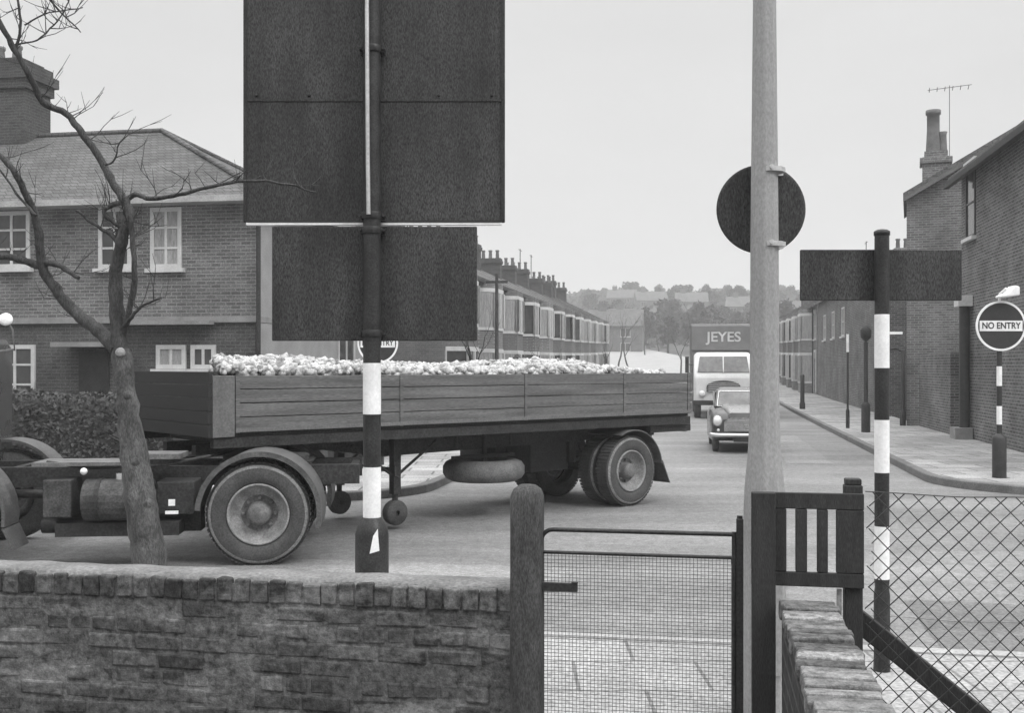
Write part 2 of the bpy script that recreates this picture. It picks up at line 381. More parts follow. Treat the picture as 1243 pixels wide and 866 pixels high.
# pavements
def pave(rows_, name, m='slabfar'):
    b = MB(STREET); v = []
    for (t, s0, s1, z) in rows_:
        v += [(s0, t, z+.12), (s1, t, z+.12)]
    b.add(v, [(i*2, i*2+1, i*2+3, i*2+2) for i in range(len(rows_)-1)])
    return struct(b.build(name, m))
tt = [t for t in ts if t > TLc and t < 125]
pave([(t, -90 if t < 17.2 else -6.3+bend(t), lk(t)-.1+bend(t), hz(t)) for t in [TLc+.12]+[q for q in tt if q > TLc+.13]], 'pavement')
tt = [t for t in ts if t > TRc and t < 125]
pave([(t, rk(t)+.1+bend(t), 90 if t < 20 else 6.7+bend(t), hz(t)) for t in [TRc+.12]+[q for q in tt if q > TRc+.13]], 'pavement')
pave([(4.66, -60, 60, 0), (TN-.12, -60, 60, 0)], 'pavement', 'slab')
def kerb(pts, name='kerb', side=1, w=.14, m='kerb'):
    """swept kerbstone along street-frame points (s,t); body lies on the given side"""
    b = MB(STREET); P = [Vector((p[0], p[1], 0)) for p in pts]; v = []
    for i, p in enumerate(P):
        d = (P[min(i+1, len(P)-1)]-P[max(i-1, 0)]).normalized(); nn = Vector((-d.y, d.x, 0))*side
        z = hz(p.y); q = p+nn*w
        v += [(p.x, p.y, z-.03), (p.x, p.y, z+.115), (p.x+nn.x*.015, p.y+nn.y*.015, z+.13), (q.x, q.y, z+.132), (q.x, q.y, z-.03)]
    b.add(v, [(i*5+k, i*5+k+1, (i+1)*5+k+1, (i+1)*5+k) if side < 0 else (i*5+k+1, i*5+k, (i+1)*5+k, (i+1)*5+k+1) for i in range(len(P)-1) for k in range(4)])
    return struct(b.build(name, m))
def cornerpts(kx, tc_, r, sg, far):
    pts = [(far, tc_), (kx+sg*r*2, tc_)]
    for i in range(9):
        q = math.pi/2*i/8; pts.append((kx+sg*r-sg*r*math.sin(q), tc_+r-r*math.cos(q)))
    return pts+[(kx+bend(t), t) for t in ts if tc_+r+.5 < t < 125]
kerb(cornerpts(KL, TLc, 1.8, -1, -90), side=1)
kerb(cornerpts(KR, TRc, 2.2, 1, 90), side=-1)
kerb([(-60, TN), (60, TN)], side=-1, m=mat('pale_kerb', .3, .85, .2, 3, 50, .3, .4, .005))
b = MB(STREET); b.add([(-60, -15, .03), (60, -15, .03), (60, 4.45, .03), (-60, 4.45, .03)], [(0, 1, 2, 3)]); struct(b.build('garden_ground', 'earth'))
# front gardens of the left side and forecourt of the right side
b = MB(STREET)
for i in range(len(ts)-1):
    t0, t1 = ts[i], ts[i+1]
    if t0 < 17.2 or t1 > 125: continue
    b.add([(-9.2+bend(t0), t0, hz(t0)+.1), (-6.3+bend(t0), t0, hz(t0)+.1), (-6.3+bend(t1), t1, hz(t1)+.1), (-9.2+bend(t1), t1, hz(t1)+.1)], [(0, 1, 2, 3)])
struct(b.build('garden_ground', 'earth'))
# ------------------------------------------------------------------ window helper: frame + sill parts, pane sub-part
def window(parent, M, w, h, cols=2, rows_=2, frame='whitetrim', sill=True, arch=False, pane='glass', fw=.07, lintel=None):
    """M: local frame with origin at the opening's bottom centre, x right, y into the wall"""
    f = MB(M)
    f.box(-w/2, -w/2+fw, -.03, .05, 0, h); f.box(w/2-fw, w/2, -.03, .05, 0, h)
    f.box(-w/2+fw, w/2-fw, -.028, .05, 0, fw); f.box(-w/2+fw, w/2-fw, -.028, .05, h-fw, h)
    for i in range(1, cols): x = -w/2+w*i/cols; f.box(x-.03, x+.03, -.024, .05, fw, h-fw)
    for i in range(1, rows_): z = h*i/rows_; f.box(-w/2+fw, w/2-fw, -.020, .05, z-.022, z+.022)
    o = f.build('window', frame, parent)
    g = MB(M); g.box(-w/2+fw*.5, w/2-fw*.5, .0, .02, fw*.5, h-fw*.5); g.build('pane', pane, o)
    if sill: g = MB(M); g.box(-w/2-.08, w/2+.08, -.12, .0, -.09, -.004); g.build('sill', frame if sill is True else sill, o)
    if lintel: g = MB(M); g.box(-w/2-.1, w/2+.1, -.06, .0, h+.004, h+.2); g.build('lintel', lintel, o)
    return o
def roof_gable(b, x0, x1, y0, y1, ze, zr, over=.2, th=.12):
    ym = (y0+y1)/2; k = (zr-ze)/(ym-y0); zo = ze-over*k
    for (ya, yb) in ((y0-over, ym), (y1+over, ym)):
        b.ext([(x0, ya, zo), (x0, yb, zr), (x0, yb, zr+th), (x0, ya, zo+th)], (x1-x0, 0, 0))
def chimney(parent, M, w=.9, d=.5, z0=6, z1=8, pots=4, m='brickter', ph=.45):
    c = MB(M); c.box(-w/2, w/2, -d/2, d/2, z0, z1-.3); c.box(-w/2-.06, w/2+.06, -d/2-.06, d/2+.06, z1-.3, z1-.12); c.box(-w/2-.02, w/2+.02, -d/2-.02, d/2+.02, z1-.12, z1)
    o = c.build('chimney', m, parent)
    for i in range(pots):
        x = -w/2+w*(i+.5)/pots; p = MB(M); p.lathe([(.11, z1-.01), (.09, z1+ph*.8), (.115, z1+ph*.85), (.115, z1+ph), (.07, z1+ph), (.06, z1+ph*.5)], (x, 0, 0), n=12)
        p.build('chimney_pot', 'pot', o)
    return o
# ------------------------------------------------------------------ big hipped house on the far left corner
HM = SM(-9.28, 21.2)
hs = thing('brick_house', 'large brick corner house with hipped tiled roof and white windows behind the bare tree', 'house', HM)
b = MB(HM); b.box(-17, 0, 0, 8.4, 2.99, 5.5); b.build('upper_wall', 'brickhouse', hs)
b = MB(HM); b.box(.001, .05, .0, 8.4, 2.992, 5.32); b.box(.001, .05, .0, 8.4, .0, 2.86); b.buildn('lit_side_wall', mat('lit_side_tone', .27, .9, .15, 2, 40, .2, .3), hs)  # light falling on this side wall put into a paler skin
b = MB(HM); b.box(-16.98, -.02, .02, 8.38, -.1, 2.87); b.build('lower_wall', brick('ground_floor_brick', .085, .06, .11, grime=.35), hs)
b = MB(HM); b.box(-17.05, .06, -.07, 8.46, 2.87, 2.99); b.build('string_course', 'concrete', hs)
b = MB(HM)
ov = .35; e = 5.5; rz = 7.95
x0, x1, y0, y1 = -17-ov, ov, -ov, 8.4+ov
P = [(x0, y0, e), (x1, y0, e), (x1, y1, e), (x0, y1, e), (x0+3.0, 4.2, rz), (x1-3.0, 4.2, rz)]
P = [(x0, y0, e), (x1, y0, e), (x1, y1, e), (x0, y1, e), (x0+4.4, 4.2, rz), (x1-4.75, 4.2, rz)]
b.add(P, [(0, 1, 5, 4), (1, 2, 5), (2, 3, 4, 5), (3, 0, 4), (0, 3, 2, 1)]); b.build('roof', 'tile', hs)
b = MB(HM); b.tube([(x1, y0, e+.03), (x1-4.75, 4.2, rz+.03), (x0+4.4, 4.2, rz+.03)], .07, 8); b.tube([(x1, y1, e+.03), (x1-4.75, 4.2, rz+.03)], .07, 8); b.buildn('ridge_tiles', 'tile', hs)
b = MB(HM); b.box(x0, x1, y0-.10, y0-.002, e-.13, e+.0); b.box(x1+.002, x1+.1, y0-.1, y1+.1, e-.13, e); b.box(x0, x1, y0-.001, -.001, e-.13, e-.11); b.buildn('gutter', mat('weathered_gutter_paint', .34, .7, .25, 1.5, 30, .2, .1), hs)
def hx(px): return s_of(px, 21.2)+9.28
for (pa, pb, ya, yb, c, r_) in ((-30, 37, 257, 326, 3, 3), (120, 160, 252, 326, 2, 3), (183, 221, 252, 326, 2, 3), (-30, 43, 419, 491, 3, 3), (190, 226, 419, 448, 2, 1), (232, 262, 419, 448, 2, 1)):
    xa, xb = hx(pa), hx(pb); xm = (xa+xb)/2; za = z_of(yb, xm-9.28, 21.2); zb = z_of(ya, xm-9.28, 21.2)
    window(hs, HM @ Matrix.Translation((xm, -.004, za)), xb-xa, zb-za, c, r_, pane='curtain' if pa in (183, 190) else 'glass', fw=.09)
window(hs, HM @ Matrix.Translation((.052, 5.6, 1.0)) @ Matrix.Rotation(R(90), 4, 'Z'), 1.3, 1.75, 2, 2)
window(hs, HM @ Matrix.Translation((.052, 4.2, 3.5)) @ Matrix.Rotation(R(90), 4, 'Z'), 1.3, 1.2, 2, 2)
xa, xb = hx(97), hx(133)
b = MB(HM); b.box(xa, xb, -.05, .0, .1, 2.25); d_ = b.build('door', 'black', hs)
b = MB(HM); b.box(xb-.12, xb-.08, -.12, -.05, 1.0, 1.14); b.build('handle', 'chrome', d_)
b = MB(HM); b.box(xa-.25, xb+.25, -.7, 0, 2.35, 2.45); b.build('porch_canopy', 'concrete', hs)
xa, xb = hx(150), hx(262)
b = MB(HM); b.box(xa, xb, -.32, -.075, 2.82, 2.9); b.build('ledge', 'concrete', hs)
b = MB(HM); b.cyl((hx(310)+.12, -.12, .1), (hx(310)+.12, -.12, 5.3), .05, n=10); b.build('drainpipe', 'chassis', hs)
for (px0, yt) in ((10, 60),):
    M2 = HM @ Matrix.Translation((s_of(46, 25.4)+9.28-1.25, 4.2, 0))
    c = MB(M2); c.box(-1.1, 1.25, -.55, .55, 6.6, 9.25); c.box(-1.17, 1.32, -.62, .62, 9.1, 9.35); c.box(-1.24, 1.42, -.68, .68, 9.35, 9.6); c.box(-1.15, 1.30, -.6, .6, 9.6, 9.8); c.box(-1.0, 1.1, -.5, .5, 9.8, 9.92)
    o = c.build('chimney', 'brickdark', hs)
    for i in range(4):
        p = MB(M2); p.lathe([(.14, 9.9), (.11, 10.25), (.14, 10.3), (.14, 10.36), (.08, 10.36), (.07, 10)], (-.85+i*.5, 0, 0), n=12); p.build('chimney_pot', 'pot', o)
# ------------------------------------------------------------------ terraced houses
def terrace_house(label, M, group, width=5.0, eaves=5.4, ridge=7.15, depth=7.2, trim='whitetrim', pane='glass', pots=4, ch=.95, wall='brickter', roof_='slate'):
    """front at y=0 facing -y, x along the row"""
    h = thing('terraced_house', label, 'house', M, group); w = width
    b = MB(M); b.cyl((3.25, -.08, 0), (3.25, -.08, eaves-.1), .045, n=8); b.build('drainpipe', 'black', h)
    if pots == 5: b = MB(M); b.cyl((.35, depth/2+.6, ridge), (.35, depth/2+.6, ridge+3.0), .03, n=6); b.cyl((-.3, depth/2+.6, ridge+2.9), (1.0, depth/2+.6, ridge+2.9), .02, n=5); b.build('aerial', 'wire', h)
    b = MB(M); b.box(0, w-.004, 0, depth, -.6, eaves)
    b.ext([(0, 0, eaves), (0, depth, eaves), (0, depth/2, ridge)], (w-.004, 0, 0)); b.build('wall', wall, h)
    b = MB(M); roof_gable(b, -.003, w-.001, 0, depth, eaves+.03, ridge+.05, .25); rf = b.build('roof', roof_, h)
    Mc = M @ Matrix.Translation((.35, depth/2, 0)) @ Matrix.Rotation(R(90), 4, 'Z')
    chimney(h, Mc, .42*pots, .7, ridge-.6, ridge+ch, pots, 'brickdark', .5)
    b = MB(M); b.box(0, w, -.36, -.26, eaves-.2, eaves-.08); b.build('gutter', 'chassis', h)
    # two-storey bay with pale surrounds
    bx0, bx1 = (.5, 2.9); pts = [(bx0, -.003), (bx0+.45, -.75), (bx1-.45, -.75), (bx1, -.003)]
    b = MB(M); b.ext([(p[0], p[1], -.3) for p in pts], (0, 0, 5.55)); b.build('bay', wall, h)
    pts = [(bx0-.02, -.003), (bx0+.43, -.78), (bx1-.43, -.78), (bx1+.02, -.003)]
    for z0, hh in ((.65, 1.9), (3.3, 1.7)):
        fr = MB(M); gl = MB(M)
        fr.ext([(p[0]*1.0, p[1], z0) for p in pts], (0, 0, .12)); fr.ext([(p[0], p[1], z0+hh-.16) for p in pts], (0, 0, .16))
        for i in range(3):
            p, q = Vector((*pts[i], 0)), Vector((*pts[i+1], 0))
            nn = 2 if i == 1 else 1
            for k in range(nn+1):
                c_ = p.lerp(q, k/nn); fr.box(c_.x-.09, c_.x+.09, c_.y-.04, c_.y+.1, z0+.12, z0+hh-.16)
        ins = [(bx0-.008, 0), (bx0+.44, -.763), (bx1-.44, -.763), (bx1+.008, 0)]
        gl.ext([(p[0], p[1], z0+.12) for p in ins], (0, 0, hh-.28))
        o = fr.build('bay_window', trim, h); gl.build('pane', pane, o)
    window(h, M @ Matrix.Translation((4.05, -.004, 3.35)), .9, 1.6, 1, 2, lintel='cream')
    b = MB(M); b.box(3.6, 4.5, -.04, 0, .15, 2.2); d2 = b.build('door', 'carpaint', h)
    b = MB(M); b.box(3.5, 3.6, -.06, 0, .1, 2.7); b.box(4.5, 4.6, -.06, 0, .1, 2.7); b.box(3.6, 4.5, -.055, 0, 2.55, 2.7); b.build('door_frame', 'cream', h)
    b = MB(M); b.box(0, 3.3, -2.6, -2.4, -.3, .75); b.box(4.75, w-.01, -2.6, -2.4, -.3, .75); b.build('garden_wall', 'brickter', h)
    return h
ORD = ['nearest', 'second', 'third', 'fourth', 'fifth', 'sixth', 'seventh', 'eighth', 'ninth', 'tenth', 'eleventh', 'twelfth', 'thirteenth', 'fourteenth', 'fifteenth', 'sixteenth', 'seventeenth']
proto = None
def rowM(side, t):
    # left row faces +s : local -y -> +s ; right row faces -s : local -y -> -s
    s = -9.05 if side < 0 else 6.6
    dt = .5; ang = math.atan2(bend(t+5)-bend(t), 5)
    if side < 0: return SM(s+bend(t), t, hz(t)+.1, R(90)-ang)
    return SM(s+bend(t), t+5.0, hz(t)+.1, R(-90)-ang)
for i in range(12):
    t = 36.5+5.02*i
    lab = ORD[i]+' terraced house up the left side of the street, slate roof and bay windows'
    GL = 'terraced houses up the left side of the street'
    if i == 0: protos = [terrace_house(lab, rowM(-1, t), GL)]
    elif i == 1: protos.append(terrace_house(lab, rowM(-1, t), GL, trim='cream', pane='curtain', pots=3, ch=1.25, wall='brickflank'))
    elif i == 2: protos.append(terrace_house(lab, rowM(-1, t), GL, pots=5, ch=.8, pane='curtain', roof_='tile'))
    elif i == 3: protos.append(terrace_house(lab, rowM(-1, t), GL, trim='cream', pots=4, ch=1.1, wall='brickside'))
    else: dup(protos[(i*7+i//3) % 4], rowM(-1, t), lab, GL)
for i in range(9):
    t = 66.2+5.02*i
    dup(protos[(i*5+1) % 4], rowM(1, t), ORD[i]+' terraced house up the right side of the street, slate roof and chimney', 'terraced houses up the right side of the street')
# ------------------------------------------------------------------ right corner building (street face dark brick) and taller flank behind it
CM = SM(6.6, 29.6, 0.1, R(-90))        # local x runs back towards the camera, y into the building
cb_ = thing('brick_house', 'dark brick corner building on the right with a narrow window and drainpipe', 'house', CM)
b = MB(CM); b.box(0, 10.5, 0, 8, -.2, 6.8); b.ext([(0, 0, 6.8), (0, 8, 6.8), (0, 4, 9.2)], (10.5, 0, 0)); b.build('wall', 'brickside', cb_)
b = MB(CM); roof_gable(b, -.15, 10.7, 0, 8, 6.83, 9.25, .3, .14); b.build('roof', 'slate', cb_)
b = MB(CM); b.box(-.1, 10.6, -.42, -.3, 6.5, 6.64); b.build('gutter', 'chassis', cb_)
def cx(px): # local x along street face from pixel
    lo, hi = 10.0, 36.0
    for _ in range(50):
        m_ = (lo+hi)/2; p = w2(6.6, m_)
        if 621.5+F*p.x/p.y > px: lo = m_
        else: hi = m_
    return 29.6-lo
xa, xb = cx(1167), cx(1183)
window(cb_, CM @ Matrix.Translation(((xa+xb)/2+.35, -.004, z_of(292, 6.6, 29.2)-.1)), .95, 1.75, 1, 2, frame=M_['black'], sill=M_['whitetrim'], lintel='whitetrim', fw=.06)
b = MB(CM); b.cyl((cx(1179), -.16, .1), (cx(1179), -.16, 3.35), .13, n=12); dp = b.build('drainpipe', 'black', cb_)
b = MB(CM); b.box(cx(1179)-.24, cx(1179)+.24, -.36, -.02, 3.35, 3.62); b.build('hopper', 'whitetrim', dp)
b = MB(CM); b.box(cx(1179)-.3, cx(1179)+.3, -.45, -.03, .02, .3); b.build('drain_surround', 'concrete', cb_)
# iron brackets on the wall, a ground-floor blocked window
b = MB(CM); b.box(6.3, 7.3, -.015, .02, 1.2, 2.7); b.build('blocked_window', 'brickdark', cb_)
BM = SM(6.12, 34.6, .1, -.178)
fb = thing('brick_house', 'taller end house with a lit-toned brick flank gable and a tall chimney on the right', 'house', BM)
b = MB(BM); b.box(0, 9, 0, 4.6, -.2, 7.05); b.ext([(0, 0, 7.05), (9, 0, 7.05), (4.5, 0, 9.65)], (0, 4.6, 0)); b.build('wall', 'brickflank', fb)  # flank's better-lit angle put into a paler brick tone
b = MB(BM)
for xa, xb in ((-.1, 4.5), (9.1, 4.5)):
    z0_ = 7.05+.03-.1*.578; b.ext([(xa, -.3, z0_), (xb, -.3, 9.68), (xb, -.3, 9.8), (xa, -.3, z0_+.12)], (0, 5.1, 0))
b.build('roof', 'slate', fb)
b = MB(BM)
b.ext([(-.1, -.34, 6.87), (4.5, -.34, 9.53), (4.5, -.34, 9.67), (-.1, -.34, 7.01)], (0, .035, 0)); b.build('bargeboard', 'boardpanel', fb)
p = at(1136, 200, 35.6); sx = (p.x*CA+p.y*SA)
q_ = BM.inverted() @ Vector((p.x, p.y, 0)); Mc = BM @ Matrix.Translation((q_.x, q_.y, 0))
c = MB(Mc); c.box(-.42, .42, -.42, .42, 7.2, 8.75); c.box(-.5, .5, -.5, .5, 8.55, 8.72); c.box(-.36, .36, -.36, .36, 8.75, 8.95); ch = c.build('chimney', 'brickflank', fb)
c = MB(Mc); c.lathe([(.24, 8.94), (.2, 9.7), (.2, 10.2), (.24, 10.22), (.24, 10.36), (.12, 10.36), (.1, 9.6)], (-.08, 0, 0), n=14); c.build('chimney_pot', 'pot', ch)
c = MB(Mc); c.lathe([(.14, 8.94), (.11, 9.5), (.14, 9.62), (.08, 9.62), (.07, 9.4)], (.22, 0, 0), n=12); c.build('chimney_pot', 'pot', ch)
an = MB(Mc); an.cyl((.42, 0, 8.2), (.42, 0, 11.15), .010, n=6); an.cyl((-.25, .0, 11.05), (1.1, .0, 11.12), .009, n=6)
for k in range(6):
    x = -.2+k*.24; an.cyl((x, -.28, 11.05), (x, .28, 11.05), .012, n=5)
an.build('aerial', 'wire', fb)
for (px, yy, w, z0_) in ((1032, 303, 1.2, 7.0), (1062, 292, 1.0, 7.5)): pass
# low forecourt kerb wall in front of the right terrace
b = MB(SM(6.45, 30.2, .1)); b.box(0, .22, 0, 4.2, -.1, 2.2); tag(b.build('brick_wall', 'brickside', None, origin=SM(6.45, 30.2, .1)), 'short brick yard wall between the dark corner building and the end house', 'wall')
LB = SM(6.6, 65.8, .1, R(-90))
lbh = thing('brick_building', 'long plain dark brick building with chimneys along the right pavement, behind the wide sign back', 'building', LB)
b = MB(LB); b.box(0, 25, 0, 7, -.4, 5.5); b.ext([(0, 0, 5.5), (0, 7, 5.5), (0, 3.5, 6.9)], (25, 0, 0)); b.build('wall', 'brickside', lbh)
b = MB(LB); roof_gable(b, -.1, 25.1, 0, 7, 5.53, 6.95, .2, .12); b.build('roof', 'slate', lbh)
for xx in (3.5, 9.5, 15.5, 20.5): chimney(lbh, LB @ Matrix.Translation((xx, 3.5, 0)) @ Matrix.Rotation(R(90), 4, 'Z'), 1.5, .7, 6.4, 7.75, 4, 'brickflank', .5)
for xx in (4, 8, 12): window(lbh, LB @ Matrix.Translation((xx, -.004, 3.3)), 1.0, 1.4, 2, 2)
b = MB(LB); b.box(24.0, 24.9, -.03, 0, .02, 2.1); b.build('door', 'black', lbh)
# ------------------------------------------------------------------ far hillside: houses and trees
def far_house(label, M, group=None, w=9, d=7, e=5, r=7.6):
    h = thing('distant_house', label, 'house', M, group)
    b = MB(M); b.box(0, w, 0, d, -2, e); b.ext([(0, 0, e), (0, d, e), (0, d/2, r)], (w, 0, 0)); b.build('wall', 'brickter', h)
    b = MB(M); roof_gable(b, -.1, w+.1, 0, d, e+.03, r+.05, .3, .2); rf = b.build('roof', 'slate', h)
    chimney(h, M @ Matrix.Translation((w*.25, d/2, 0)), 1.4, .8, r-.5, r+1.2, 3)
    for z in (.8, 3.2):
        for x in (w*.22, w*.7): window(h, M @ Matrix.Translation((x, -.004, z)), 1.6, 1.4, 2, 1)
    return h
def gz(s, t):
    z = hz(t)-.03
    if t > 150: z += 3*noise.noise(Vector((s*.008, t*.008, 1)))*min(1, (t-150)/120)
    return z
fh = None
rnd = random.Random(3)
spots = [(742, 175, 0), (768, 215, .3), (812, 235, -.2), (838, 300, .1), (790, 310, .2), (752, 330, 0), (868, 330, .2), (900, 280, -.1), (955, 260, .1), (722, 400, .1), (770, 415, 0), (830, 420, .2), (880, 425, -.1), (968, 400, 0)]
HLAB = ['nearest', 'second nearest', 'third nearest', 'fourth nearest', 'fifth nearest', 'sixth nearest', 'seventh nearest', 'eighth nearest', 'ninth nearest', 'tenth nearest']
spots = [q for q in spots if q[1] < 400]; spots.sort(key=lambda q: q[1])
for i, (px, t, rz_) in enumerate(spots):
    s = s_of(px, t); M = SM(s-4, t, gz(s, t), rz_)
    lab = 'pale distant house on the hill beyond the street, %s of the hillside houses' % (['nearest', 'second nearest', 'third nearest', 'fourth nearest', 'fifth nearest', 'fourth furthest', 'third furthest', 'second furthest', 'furthest'][i])
    if fh is None: fh = far_house(lab, M, 'houses on the distant hillside')
    else: dup(fh, M, lab, 'houses on the distant hillside')
def blob_tree(seed, h=8, w=5, leaf=.34, n=1500, mleaf='fartree'):
    r_ = random.Random(seed); t = MB(); t.tube([(0, 0, -.5), (.1, 0, h*.25), (0, .1, h*.5)], [.28, .2, .1], 7)
    c = MB(); cl = [(Vector((r_.uniform(-.32, .32)*w, r_.uniform(-.32, .32)*w, h*r_.uniform(.35, .85))), r_.uniform(.16, .28)*w) for _ in range(9)]
    for cc, rr in cl: t.tube([(0, 0, h*.25), cc*.6+Vector((0, 0, h*.12)), cc], [.1, .06, .03], 5)
    for _ in range(n):
        cc, rr = r_.choice(cl); d = Vector((r_.gauss(0, 1), r_.gauss(0, 1), r_.gauss(0, 1))).normalized()*rr*r_.uniform(.5, 1.08)
        p = cc+d; a = Vector((r_.gauss(0, 1), r_.gauss(0, 1), r_.gauss(0, 1))).normalized(); b_ = a.orthogonal().normalized()
        q = leaf*r_.uniform(.6, 1.3); c.add([p-a*q, p+b_*q*.6, p+a*q, p-b_*q*.6], [(0, 1, 2, 3)])
    return t, c
def bare_mesh(b, rnd_, base, h, r0, depth=5, up=.55):
    """recursive bare limbs"""
    def grow(p, d, L, r, k):
        n = 4; pts = [p]; rr = [r]; q = d.normalized()
        for i in range(n):
            q = (q+Vector((rnd_.gauss(0, .12), rnd_.gauss(0, .12), rnd_.gauss(.03, .08)))).normalized(); p = p+q*L/n
            pts.append(p); rr.append(r*(1-.38*(i+1)/n))
        b.tube(pts, rr, 7 if k > 3 else 5 if k > 1 else 4, k == 0)
        if k == 0: return
        for j in range(rnd_.choice((2, 3, 3)) if k > 1 else 3):
            idx = rnd_.choice((2, 3, 4, 4)); nd = (q+Vector((rnd_.uniform(-1, 1), rnd_.uniform(-1, 1), rnd_.uniform(-.25, .8)))*.75).normalized()
            grow(pts[idx], nd, L*rnd_.uniform(.55, .8), rr[idx]*rnd_.uniform(.5, .72), k-1)
    grow(Vector(base), Vector((0, 0, 1)), h*.36, r0, depth)
prot = []
for k in range(3):
    M0 = Matrix(); r0 = thing('leafy_tree', 'x', 'tree', M0, 'trees on the distant hillside')
    t_, c_ = blob_tree(k+11); t_.build('trunk', 'bark', r0); c_.build('crown', 'fartree', r0); prot.append(r0)
cnt = 0
tspots = []
for i in range(110):
    px = rnd.uniform(706, 985); t = rnd.choice((190, 230, 270, 310, 350, 385, 405, 425, 435))+rnd.uniform(-14, 14); tspots.append((t, px))
tspots.sort()
BANDS = ('lowest', 'middle', 'upper', 'skyline')
for i, (t, px) in enumerate(tspots):
    s = s_of(px, t); sc = rnd.uniform(.8, 1.3)*(1.0 if t < 370 else .75)
    # keep the roadway clear
    if t < 330 and abs(s-(bend(t)-.3)) < 8: continue
    M = SM(s, t, gz(s, t), rnd.uniform(0, 6)) @ Matrix.Scale(sc, 4)
    bnd = BANDS[min(3, int((t-170)/68))]
    lab = 'hazy round-crowned tree on the %s part of the distant hillside' % bnd if bnd != 'skyline' else 'hazy round-crowned tree on the skyline of the distant hillside'
    q = dup(prot[i % 3], M, lab, 'hazy trees on the distant hillside, %s' % bnd)
for q in prot:
    for c in kids(q): bpy.data.objects.remove(c)
    bpy.data.objects.remove(q)
# far wood: one mass of scrub over the hill
b = MB(STREET); r_ = random.Random(5)
for _ in range(42000):
    t = 200+250*r_.random()**.7; s = s_of(r_.uniform(640, 1050), t)
    if t < 330 and abs(s-(bend(t)-.3)) < 6: continue
    if noise.noise(Vector((s*.03, t*.03, 4))) < -.3: continue
    p = Vector((s, t, gz(s, t)+r_.uniform(0, 4.2))); a = Vector((r_.gauss(0, 1), r_.gauss(0, 1), r_.gauss(0, 1))).normalized(); b_ = a.orthogonal().normalized(); q = r_.uniform(.35, .9)
    b.add([p-a*q, p+b_*q*.6, p+a*q, p-b_*q*.6], [(0, 1, 2, 3)])
tag(b.build('woodland', 'fartree'), 'scrubby woodland covering the distant hill beyond the street', 'woodland', kind='stuff')
# bare street trees up the left side
BT = [(600, 33.5, 5.2, 'dark bare sapling just right of the lower sign board, before the left terrace', 5),
      (655, 47, 4.3, 'small bare tree in front of the left terrace above the pale load', 8),
      (690, 60, 4.2, 'small bare tree nearer the far end of the left terrace', 13),
      (735, 88, 6.0, 'slim bare tree at the far end of the left terrace', 21),
      (764, 112, 7.5, 'tall bare tree where the street bends out of sight', 34)]
BT += [(722, 96, 7.5, 'bare tree rising above the last roofs of the left terrace', 41), (750, 130, 9, 'wide bare tree behind the last left terraced house', 43), (783, 165, 10, 'hazy bare tree left of the rising road', 47), (800, 190, 9, 'hazy bare tree farthest up the rising road', 53),
       (826, 96, 7, 'bare tree left of the box lorry, close to its side', 59), (846, 150, 11, 'bare tree showing above the roof of the box lorry at its left', 61), (893, 140, 10, 'bare tree showing above the box lorry beside the lamp column', 67), (955, 100, 7, 'bare tree just right of the lamp column, beyond the right terrace', 71), (770, 215, 11, 'hazy bare tree on the lower hillside left of centre', 73), (812, 235, 12, 'hazy bare tree on the lower hillside behind the box lorry', 79)]
for (px, t, h, lab, sd) in BT:
    s = s_of(px, t); M = SM(s, t, hz(t)); r0 = thing('bare_tree', lab, 'tree', M, 'bare street trees')
    b = MB(M); bare_mesh(b, random.Random(sd), (0, 0, 0), h, .011*h+.02, 4); b.build('trunk', 'bark', r0)
# hedges
def hedge(label, M, L, D, H, n=5200, seed=1, leaf=.05):
    r_ = random.Random(seed); h = thing('hedge', label, 'hedge', M)
    core = MB(M)
    nx = int(L/.35); rings = []
    for i in range(nx+1):
        x = L*i/nx; hh = H*(.84+.2*noise.noise(Vector((x*1.1, seed, 0)))); dd = D*.42
        rings.append([(x, -dd, 0), (x, -dd*1.05, hh*.6), (x, -dd*.6, hh), (x, dd*.6, hh), (x, dd, hh*.6), (x, dd, 0)])
    core.loft(rings, False); core.build('twigs', 'twig', h)
    lv = MB(M)
    for _ in range(n):
        x = r_.uniform(0, L); u = r_.random(); hh = H*(.87+.22*noise.noise(Vector((x*1.1, seed, 0))))
        if u < .72: p = Vector((x, -D*.5*r_.uniform(.82, 1.08), r_.uniform(.05, hh)))
        else: p = Vector((x, r_.uniform(-.45, .45)*D, hh*r_.uniform(.96, 1.07)))
        a = Vector((r_.gauss(0, 1), r_.gauss(0, 1), r_.gauss(0, 1))).normalized(); b_ = a.orthogonal().normalized(); q = leaf*r_.uniform(.6, 1.5)
        lv.add([p-a*q, p+b_*q*.6, p+a*q, p-b_*q*.6], [(0, 1, 2, 3)])
    lv.build('leaves', 'hedge', h); return h
hedge('long dark clipped hedge in front of the corner house, behind the lorry', SM(-26, 18.4, .1), 16.5, .8, 1.45, 17000, 2, .04)
hedge('low dark hedge up the left pavement beside the corner house', SM(-6.9, 19.8, .1, R(90)), 14, .7, 1.9, 9000, 3, .06)
hedge('rough hedge before the nearest left terraced house', SM(-6.9, 35.5, .1, R(90)), 9, .7, 2.1, 5000, 4, .07)
# ================================================================== ARTICULATED LORRY
C0 = Vector((-3.02, 10.8, 0)); TH = R(40.5); L = 7.39; WD = 2.1
TM = Matrix.Translation(C0) @ Matrix.Rotation(TH, 4, 'Z')
lo = thing('articulated_lorry', 'flatbed articulated lorry heaped with pale roots, turning across the road junction', 'lorry', TM)
ZT, ZB = 1.845, 1.275
